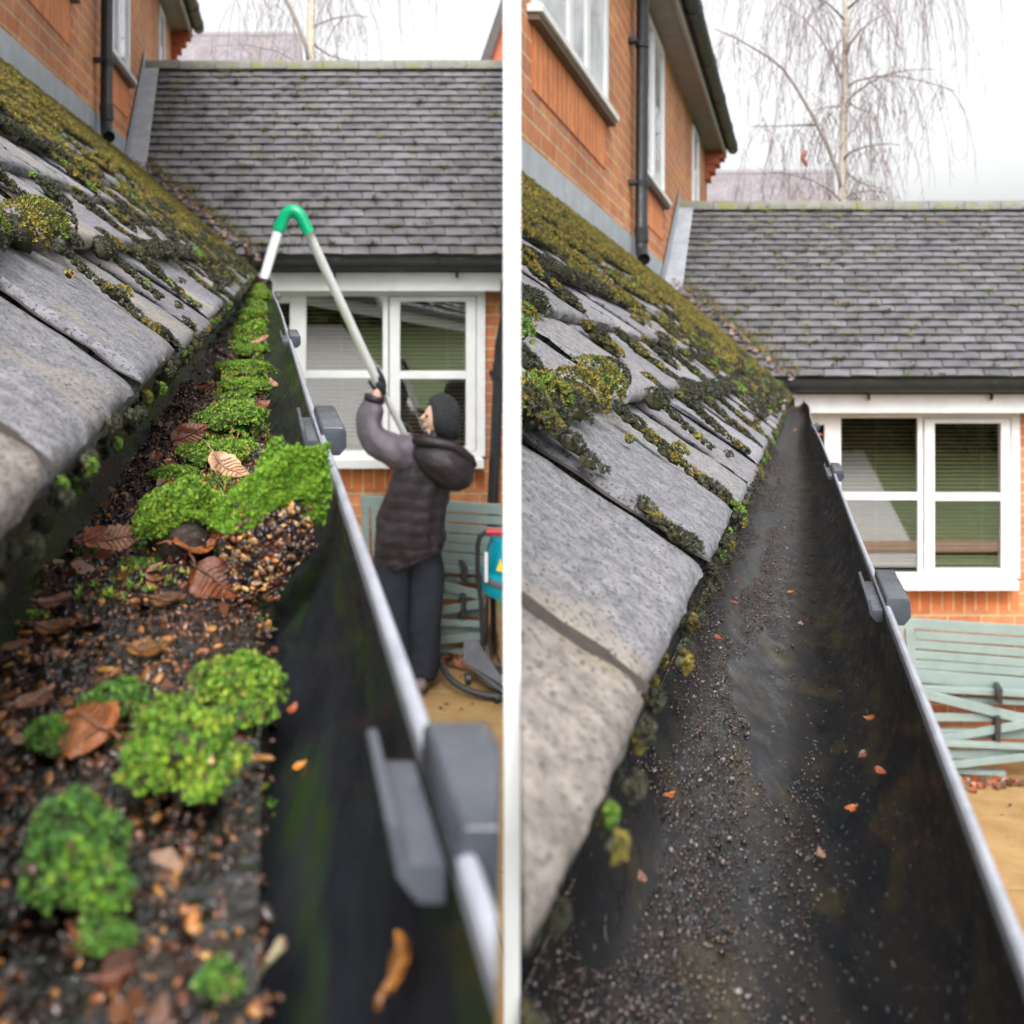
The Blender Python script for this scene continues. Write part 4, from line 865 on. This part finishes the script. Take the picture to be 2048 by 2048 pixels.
# body: continuous figure
sk_j = [(P_(815,1110), (.07,.06)), (P_(832,1010), (.09,.07)), (P_(850,925), (.12,.07)), (P_(868,882), (.06,.06)), (P_(880,848), (.075,.085)), (P_(886,815), (.078,.09)), (P_(888,798), (.05,.06)),
        (P_(795,905), .05), (P_(737,862,5.7), .040), (P_(755,790,5.72), .030), (P_(754,772,5.72), .03),
        (P_(915,915,5.65), .05), (P_(900,965,5.82), .040), (P_(850,905,5.86), .03), (P_(815,866,5.86), .026),
        (P_(784,1140), .055), (P_(790,1240), .05), (P_(800,1360), .036), (P_(846,1140), .055), (P_(846,1240), .05), (P_(848,1358), .036), (P_(840,1368,5.55), .03)]
skin('body', sk_j, [(0,1),(1,2),(2,3),(3,4),(4,5),(5,6),(2,7),(7,8),(8,9),(9,10),(2,11),(11,12),(12,13),(13,14),(0,15),(15,16),(16,17),(0,18),(18,19),(19,20),(20,21)], SKINM, per)
# face: turned to the left and up
fc = MB()
hc = Vector(P_(882, 835)); V, Fc = ICO2
fv = [tuple(hc+Vector((-.028, -.02, -.005))+Vector((v[0]*.078, v[1]*.075, v[2]*.098))) for v in V]; fc.add(fv, [tuple(f) for f in Fc])
fc.tube([hc+Vector((-.098,-.03,.02)), hc+Vector((-.122,-.03,.0)), hc+Vector((-.100,-.03,-.012))], [.009,.012,.010], 8)
fc.tube([hc+Vector((-.097,-.045,-.04)), hc+Vector((-.103,-.03,-.036)), hc+Vector((-.098,-.012,-.04))], .007, 8)
fc.tube([hc+Vector((-.070,-.055,-.075)), hc+Vector((-.088,-.03,-.080))], .018, 8)
fc.build('face', SKINM, per, L, 'l', smooth=True)
ey = MB()
for dy in (-.058, .0): ey.add([tuple(hc+Vector((-.094, dy, .018))+Vector(v)*.010) for v in V], [tuple(f) for f in Fc])
ey.build('eyes', mat('eye', (.05,.035,.03), rough=.2), per, L, 'l', smooth=True)
# close fitting hood
V3, F3 = ico(4); hd = []
for v in V3:
    d = Vector(v); r = Vector((.112, .125, .135)); p = Vector((d.x*r.x, d.y*r.y, d.z*r.z))
    if d.x < -.58: p.x = -.58*r.x+(d.x+.58)*.02
    if d.z < -.2: p.x += .03*(-.2-d.z); p.z -= .03*max(0, d.x+.3)
    p *= 1+.02*nz(d.x*3, d.y*3, d.z*3)
    hd.append(tuple(hc+Vector((.004, -.01, .010))+p))
MB().add(hd, [tuple(f) for f in F3]).tube([P_(868,880), P_(866,900)], [.10,.115], 16).build('hood', BLK, per, L, 'l', smooth=True)
# jacket torso: lofted, with quilted channels and creases
rings = [(819,1113,.19),(818,1116,.206),(818,1100,.217),(818,1080,.217),(820,1050,.214),(825,1020,.211),(832,990,.208),(840,960,.207),(850,930,.209),(858,908,.20),(862,893,.165),(866,880,.12),(868,868,.095),(868,860,.088)]
RS = []
for i in range(len(rings)-1):
    for k in range(9): RS.append([rings[i][j]+(rings[i+1][j]-rings[i][j])*k/9 for j in range(3)])
nn_ = 72; jv = []; acc = 0
for i, (cx_, cy_, r_) in enumerate(RS):
    for k in range(nn_):
        a_ = 2*math.pi*k/nn_; dx, dy = math.cos(a_), math.sin(a_)
        c0 = Vector(P_(cx_, cy_)); zz = c0.z+.020*math.sin(a_*2+cx_*.05)+.012*math.sin(a_*3)+.05*dx*(1 if cy_ > 900 else .3)
        q_ = .0075*abs(math.sin((zz+.018*nz(a_*2, zz*3))*math.pi/.075))**.5 if cy_ > 905 else .008
        cr = .026*nz(dx*2.2, dy*2.2, zz*5)+.014*nz(dx*5, dy*5, zz*12+dx*8)
        rr = r_-.010+q_+cr; jv.append((c0.x+dx*rr, c0.y+dy*rr*.74, zz))
jf = [(i*nn_+k, i*nn_+(k+1)%nn_, (i+1)*nn_+(k+1)%nn_, (i+1)*nn_+k) for i in range(len(RS)-1) for k in range(nn_)]
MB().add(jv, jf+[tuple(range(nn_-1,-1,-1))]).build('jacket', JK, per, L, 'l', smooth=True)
def puff(V):
    V = V.copy(); 
    for v in V:
        n_ = Vector((nz(v[0]*14, v[2]*14, 1), nz(v[0]*14, v[2]*14, 7), nz(v[0]*13, v[2]*15, 4)))*.016
        v += np.array(n_[:])
    return V
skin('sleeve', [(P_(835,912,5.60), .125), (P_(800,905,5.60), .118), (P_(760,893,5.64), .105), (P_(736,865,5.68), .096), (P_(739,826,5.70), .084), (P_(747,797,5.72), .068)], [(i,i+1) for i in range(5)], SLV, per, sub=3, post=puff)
skin('sleeve', [(P_(890,915), .12), (P_(918,925,5.66), .11), (P_(905,962,5.80), .095), (P_(870,930,5.86), .085), (P_(832,890,5.86), .07)], [(i,i+1) for i in range(4)], JK, per, sub=3, post=puff)
# fur-less folded jacket hood lying on the upper back
hdj = []
for v in V3:
    d = Vector(v); p = Vector((d.x*.175, d.y*.13, d.z*.125)); 
    if d.z > 0: p.z *= .8
    p.x += .05*(d.z < 0)*(-d.z)-.02; p.y -= .02*(1-abs(d.x)); p *= 1+.06*nz(d.x*2.2+4, d.y*2.2, d.z*4)
    rot = Matrix.Rotation(R(20), 3, 'Y'); hdj.append(tuple(Vector(P_(893, 928, 5.52))+rot@p*1.08))
MB().add(hdj, [tuple(f) for f in F3]).tube([P_(828,878,5.5), P_(862,884,5.45), P_(905,892,5.46), P_(940,918,5.48), P_(948,932,5.5)], [.03,.034,.034,.03,.02], 12).build('jacket_hood', JK, per, L, 'l', smooth=True)
# cuff
MB().tube([P_(747,803,5.72), P_(750,791,5.72)], [.064,.060], 14).build('cuff', JK, per, L, 'l', smooth=True)
# trousers with folds
def folds(V):
    V = V.copy(); n_ = np.array([nz(v[0]*7, v[2]*5, v[1]*7)*.016+nz(v[0]*16, v[2]*14, 2)*.007 for v in V]); V[:,0] += n_; V[:,1] += n_*.7; return V
tr_ = [(P_(818,1062), (.15,.12)), (P_(780,1130), (.125,.13)), (P_(784,1200), (.115,.125)), (P_(790,1290), (.10,.11)), (P_(797,1358), (.10,.10)), (P_(850,1130), (.125,.13)), (P_(850,1200), (.12,.125)), (P_(844,1290), (.105,.11)), (P_(842,1364), (.10,.10))]
skin('trousers', tr_, [(0,1),(1,2),(2,3),(3,4),(0,5),(5,6),(6,7),(7,8)], NAVY, per, sub=3, post=folds)
BOOT = mat('boot', (.10,.075,.065), (.15,.12,.10), 25, rough=.6)
for px in (797, 843):
    skin('boot', [(P_(px+2, 1362, 5.66), .042), (P_(px+2, 1368, 5.58), .045), (P_(px-4, 1371, 5.45), .036)], [(0,1),(1,2)], BOOT, per, sub=2)
# gloves: palm and five fingers closed on the pole
POLE = [P_(812, 872, 5.88), P_(752, 755, 5.72), P_(617, 464, 5.30)]
def glove(c, axis, side_v, sc=1.0):
    ax = Vector(axis).normalized(); sv = Vector(side_v).normalized(); fw = ax.cross(sv).normalized(); c = Vector(c); m_ = MB()
    js = [(c+sv*.045*sc-ax*.045*sc, (.026,.02)), (c+sv*.042*sc, (.036,.022)), (c+sv*.038*sc+ax*.03*sc, (.03,.018))]
    g_ = thing_part = skin('glove', [(tuple(a), b_) for a, b_ in js], [(0,1),(1,2)], BLK, per, sub=2)
    for i in range(4):
        o_ = ax*(.036-.023*i)*sc; ln = (.95, 1.05, 1.0, .85)[i]
        pts = [c+o_+sv*.040*sc+fw*.006, c+o_+sv*.022*sc+fw*.034*sc*ln, c+o_-sv*.012*sc+fw*.036*sc*ln, c+o_-sv*.034*sc*ln+fw*.012*sc]
        skin('finger', [(tuple(p), r_) for p, r_ in zip(pts, (.0115,.011,.0105,.009))], [(0,1),(1,2),(2,3)], BLK, g_, sub=1)
    pts = [c+sv*.04*sc-ax*.03*sc, c+sv*.020*sc-fw*.032*sc-ax*.01*sc, c-sv*.012*sc-fw*.034*sc+ax*.008*sc]
    skin('thumb', [(tuple(p), r_) for p, r_ in zip(pts, (.014,.0125,.011))], [(0,1),(1,2)], BLK, g_, sub=1)
axp = Vector(POLE[1])-Vector(POLE[2])
glove(P_(752, 760, 5.715), -axp, (.5, -.25, -.8), 1.2)
glove(P_(812, 868, 5.865), -axp, (.7, -.3, -.5), 1.1)
# ================================================================== POLE
pol = thing('cleaning_pole', 'long white tube with a bright green hooked elbow held up into the gutter', 'pole', tuple(L.l([POLE[0]])[0]))
ALU = mat('white_tube', (.74,.75,.77), (.82,.83,.85), 6, rough=.3, metal=.15)
GRN = mat('green_elbow', (.0,.36,.16), (.0,.42,.19), 8, rough=.3)
q = [P_(822, 893, 5.90), P_(752, 757, 5.72), P_(617, 464, 5.30)]
MB().tube(q[:1]+[tuple(Vector(q[0]).lerp(Vector(q[1]), .96))], .020, 20).build('lower_tube', ALU, pol, L, 'l', smooth=True, auto=40)
MB().tube([tuple(Vector(q[1]).lerp(Vector(q[0]), .05)), q[1], P_(612, 455, 5.30)], .0265, 20).build('upper_tube', ALU, pol, L, 'l', smooth=True, auto=40)
el = [(618,466),(610,450),(603,436),(597,427),(589,422),(580,422),(573,427),(567,437),(561,450),(556,464)]
MB().tube([P_(a, b_, 5.29) for a, b_ in el], [.034,.034,.035,.036,.036,.036,.035,.034,.033,.033], 20).tube([P_(563,446,5.29), P_(557,461,5.29)], .037, 20).build('elbow', GRN, pol, L, 'l', smooth=True, auto=40)
MB().tube([P_(559,455,5.29), P_(546,495,5.28), P_(527,560,5.2)], [.029,.029,.027], 20, cap=False).build('tip_tube', ALU, pol, L, 'l', smooth=True, auto=40)
# ================================================================== VACUUM
vy = 5.62; vc = Vector(P_(1037, 1300, vy)); gz = GZ+L.oz
vac = thing('vacuum_cleaner', 'steel wet vacuum with teal top and black hose on the patio beside the person', 'vacuum', tuple(L.l([(vc.x, vy, gz)])[0]))
STEEL = mat('steel', (.55,.5,.45), (.62,.58,.53), 4, rough=.14, metal=1)
TEAL = mat('teal_plastic', (.0,.22,.30), (.0,.26,.34), 6, rough=.3)
GREYP = mat('grey_plastic', (.09,.09,.10), (.12,.12,.135), 9, rough=.45)
zt_ = lambda py: (527-py)*vy/F-gz
B0 = (vc.x, vy, gz)
MB().lathe(B0, [(.0,.12),(.19,.12),(.20,.14),(.20,zt_(1180)),(.19,zt_(1176)),(0,zt_(1176))], 40).build('drum', STEEL, vac, L, 'l', smooth=True, auto=35)
MB().lathe(B0, [(.0,zt_(1182)),(.215,zt_(1182)),(.222,zt_(1170)),(.218,zt_(1145)),(.195,zt_(1138)),(.185,zt_(1100)),(.16,zt_(1075)),(.10,zt_(1064)),(0,zt_(1062))], 40).build('motor_head', TEAL, vac, L, 'l', smooth=True, auto=35)
MB().lathe(B0, [(.2,zt_(1166)),(.2235,zt_(1160)),(.2215,zt_(1146)),(.2,zt_(1143))], 40).build('band', mat('band_grey', (.09,.10,.13), (.11,.12,.15), 6, rough=.4), vac, L, 'l', smooth=True)
MB().add([(vc.x-.165, vy-.131, gz+zt_(1127)), (vc.x-.125, vy-.160, gz+zt_(1127)), (vc.x-.137, vy-.125, gz+zt_(1103))], [(0,1,2)]).build('warning_label', mat('yellow_label', (.75,.5,.03), (.8,.55,.05), 9, rough=.5), vac, L, 'l')
for px in (974,): MB().box((px-530)*5.5/F-.012, (px-530)*5.5/F+.006, 5.50, 5.52, (527-1165)*5.5/F, (527-1106)*5.5/F).build('latch', WHITE, vac, L, 'l', bevel=.003)
MB().tube([P_(966,1290,5.62), P_(962,1200,5.6), P_(955,1160,5.6), P_(955,1090,5.58), P_(960,1072,5.57), P_(972,1064,5.56), P_(1030,1063,5.56)], .014, 12).build('handle_bar', BLACKPL, vac, L, 'l', smooth=True, auto=40)
MB().tube([P_(972,1064,5.56), P_(1030,1064,5.56)], .019, 12).build('grip', mat('red_grip', (.45,.02,.03), (.5,.03,.04), 9, rough=.5), vac, L, 'l', smooth=True, auto=40)
bs = MB(); z0 = gz+.05
bs.add([P_(925,1282,5.75), P_(955,1280,5.72), P_(1008,1368,5.36), P_(1040,1368,5.36), P_(1040,1384,5.36), P_(1000,1384,5.36), P_(925,1325,5.68), P_(962,1290,5.9), P_(1040,1330,5.9)], [(0,1,2,3,4,5,6),(1,7,8,3,2),(6,5,4,8,7),(0,6,7,1)])
bs.build('base', GREYP, vac, L, 'l', bevel=.008)
MB().lathe((B0[0], B0[1], B0[2]), [(.20,.13),(.235,.13),(.24,.10),(.235,.06),(.19,.055),(0,.055)], 40).build('trolley_ring', GREYP, vac, L, 'l', smooth=True, auto=40)
for (px, yy) in ((935, 5.66), (992, 5.42)):
    a = Vector(P_(px, 1380, yy)); a.z = gz+.035; MB().tube([a+Vector((-.012,0,0)), a+Vector((.012,0,0))], .034, 18).build('wheel', BLACKPL, vac, L, 'l', smooth=True, auto=40)
hp = [P_(872,1285,5.75), P_(878,1318,5.68), P_(896,1352,5.55), P_(925,1375,5.48), P_(960,1388,5.44), P_(1000,1393,5.42), P_(1060,1390,5.42)]
hp = [(a, b_, max(c_, gz+.022)) for a, b_, c_ in hp]; pts = []
for i in range(len(hp)-1):
    p0, p1, p2, p3 = [Vector(hp[max(0, min(len(hp)-1, k))]) for k in (i-1, i, i+1, i+2)]
    for s_ in range(6):
        t = s_/6; pts.append(.5*((2*p1)+(p2-p0)*t+(2*p0-5*p1+4*p2-p3)*t*t+(3*p1-p0-3*p2+p3)*t**3))
MB().tube(pts, .019, 12).build('hose', BLACKPL, vac, L, 'l', smooth=True, auto=40)
# ================================================================== BACKGROUND: house, gable, birches
def far_house(S, label, dy=0):
    T = thing('far_house', label, 'house', tuple(S.l([S.at(S.vx-90, S.vy-200, 20)])[0])); ty = S.vy-763-dy
    a, b_, c_, d_ = [S.at(S.vx+x_, y_+ty, yy) for x_, y_, yy in ((-260, 345, 22), (75, 345, 22), (78, 470, 18.5), (-260, 470, 18.5))]
    mb = MB(); mb.add([a, b_, c_, d_], [(0,1,2,3)]); mb.uv = [(0,0),(3.9,0),(3.9,2.9),(0,2.9)]; mb.build('roof', ROOFFAR, T, S, 'l')
    MB().add([S.at(S.vx-260, 470+ty, 18.6), S.at(S.vx+78, 470+ty, 18.6), S.at(S.vx+78, 800+ty, 18.6), S.at(S.vx-260, 800+ty, 18.6)], [(0,1,2,3)]).build('wall', BRICK, T, S, 'l')
    MB().bar(S.at(S.vx-260, 344+ty, 22), S.at(S.vx+76, 344+ty, 22), .15, .08).build('ridge', mat('far_ridge', (.3,.27,.28), (.35,.32,.33), 5, rough=.8), T, S, 'l')
far_house(L, 'distant grey-red tiled roof left of the birch trunk, above the clogged gutter', 40)
far_house(Rr, 'distant grey-red tiled roof left of the birch trunk, above the cleaned gutter')
T = thing('neighbour_house', 'orange brick gable with a dark verge at the top edge behind the ridge', 'house', tuple(L.l([L.at(1000, 200, 12)])[0]))
MB().add([L.at(972,132,12), L.at(1060,132,12), L.at(1060,-80,12), L.at(1003,20,12)], [(0,1,2,3)]).add([L.at(972,132,13), L.at(1060,132,13), L.at(1060,-80,13), L.at(1003,20,13)], [(3,2,1,0)]).build('wall', mat('gable_brick', (.45,.13,.07), (.55,.18,.09), 9, rough=.85), T, L, 'l')
MB().bar(L.at(966,132,11.95), L.at(1018,-20,11.95), .12, .09).build('verge', mat('verge', (.05,.04,.045), (.09,.07,.07), 9, rough=.6), T, L, 'l')
def birch(S, label, dy, seed, dens):
    r = random.Random(seed); ox = S.vx-1595; oy = S.vy-763-dy; Y = 14.0
    pt = lambda x, y, d=0: S.at(x+ox, y+oy, Y+d)
    T = thing('birch_tree', label, 'tree', tuple(S.l([pt(1690, 1050)])[0]))
    tk = [(1690,1050),(1688,700),(1684,420),(1686,330),(1688,240),(1689,170),(1691,90),(1692,20),(1693,-80),(1692,-200)]
    MB().tube([pt(*p) for p in tk], [.095,.085,.07,.062,.056,.05,.046,.04,.033,.02], 14).build('trunk', BARK, T, S, 'l', smooth=True)
    limbs = [[(1688,400),(1676,345),(1652,285),(1624,230),(1592,175),(1566,138),(1540,116),(1505,95),(1470,75),(1430,58)],
             [(1688,165),(1672,135),(1655,100),(1632,62),(1605,35),(1560,5)], [(1692,115),(1700,88),(1720,62),(1750,38),(1790,20)],
             [(1690,178),(1712,162),(1750,153),(1800,152),(1860,166),(1910,182)], [(1690,208),(1706,190),(1735,168),(1770,150),(1815,140),(1870,138)],
             [(1686,320),(1700,305),(1735,292),(1775,287),(1800,290)], [(1684,405),(1660,380),(1620,358),(1560,345),(1500,347)],
             [(1688,398),(1710,385),(1745,380),(1780,388)], [(1686,330),(1698,350),(1720,365),(1765,378)], [(1690,220),(1680,212),(1650,215),(1625,222)], [(1690,200),(1712,215),(1735,225),(1728,262)],
             [(1630,250),(1600,250),(1560,252),(1500,252)], [(1690,40),(1660,10),(1600,-30),(1540,-50)], [(1692,20),(1740,-20),(1800,-45),(1880,-40)], [(1692,-60),(1730,-120),(1800,-140),(1900,-110)], [(1692,-80),(1640,-140),(1560,-140),(1480,-100)]]
    bm_ = MB(); tw = MB(); depth = {}
    for li, l_ in enumerate(limbs):
        n = len(l_); dz = r.uniform(-1.2, 1.2); pts = [pt(a, b_, dz*(i/(n-1))) for i, (a, b_) in enumerate(l_)]
        r0 = .034 if li == 0 else .017
        bm_.tube(pts, [r0*(1-.8*i/(n-1))+.003 for i in range(n)], 7)
        nt_ = int(dens*(12 if l_[0][1] > 60 else 20))
        for q_ in range(nt_):
            s_ = r.uniform(.25, 1)*(n-1); i = min(n-2, int(s_)); p = Vector(pts[i]).lerp(Vector(pts[i+1]), s_-i)
            p = p+Vector((r.uniform(-.15,.15), r.uniform(-.5,.5), 0)); ln = r.uniform(.3, 1.5) if l_[0][1] > 60 else r.uniform(.8, 2.6)
            if li in (4, 3) : ln *= 1.3
            pp_ = [p]; d = Vector((r.uniform(-.5,.5), r.uniform(-.4,.4), .1)); st_ = ln/8
            for k in range(8):
                d = (d+Vector((r.uniform(-.12,.12), r.uniform(-.12,.12), -.42))).normalized(); pp_.append(pp_[-1]+d*st_)
            tw.tube(pp_, [.0046-.0003*k for k in range(9)], 3, cap=False)
            for k in range(2, 8):
                if r.random() < .75:
                    a = pp_[k]; e = a+Vector((r.uniform(-.09,.09), r.uniform(-.09,.09), -r.uniform(.03,.22))); tw.tube([a, a.lerp(e, .5)+Vector((r.uniform(-.015,.015),0,.0)), e], .0028, 3, cap=False)
    bm_.build('limbs', mat('limb_bark', (.24,.20,.19), (.33,.28,.26), 10, rough=.8), T, S, 'l', smooth=True)
    tw.build('twigs', TWIG, T, S, 'l')
birch(L, 'bare birch behind the ridge, cut by the top of the view above the person', 20, 3, 1.2)
birch(Rr, 'tall bare silver birch with drooping purple twigs behind the right-hand ridge', 0, 3, 2.3)
o = MB().tube([Rr.at(1611+c_, d_, 13.5) for c_, d_ in ((0,300),(-4,308),(-6,318),(0,326),(3,334))], [.02,.045,.03,.035,.01], 8); o.t = [(.35,.12,.07)]*len(o.v)
o = o.build('hanging_leaf', LEAF, None, Rr, 'l', smooth=True, base=tuple(Rr.l([Rr.at(1611,310,13.5)])[0])); tag(o, 'rust-brown withered leaf bundle hanging in the birch twigs', 'leaf')
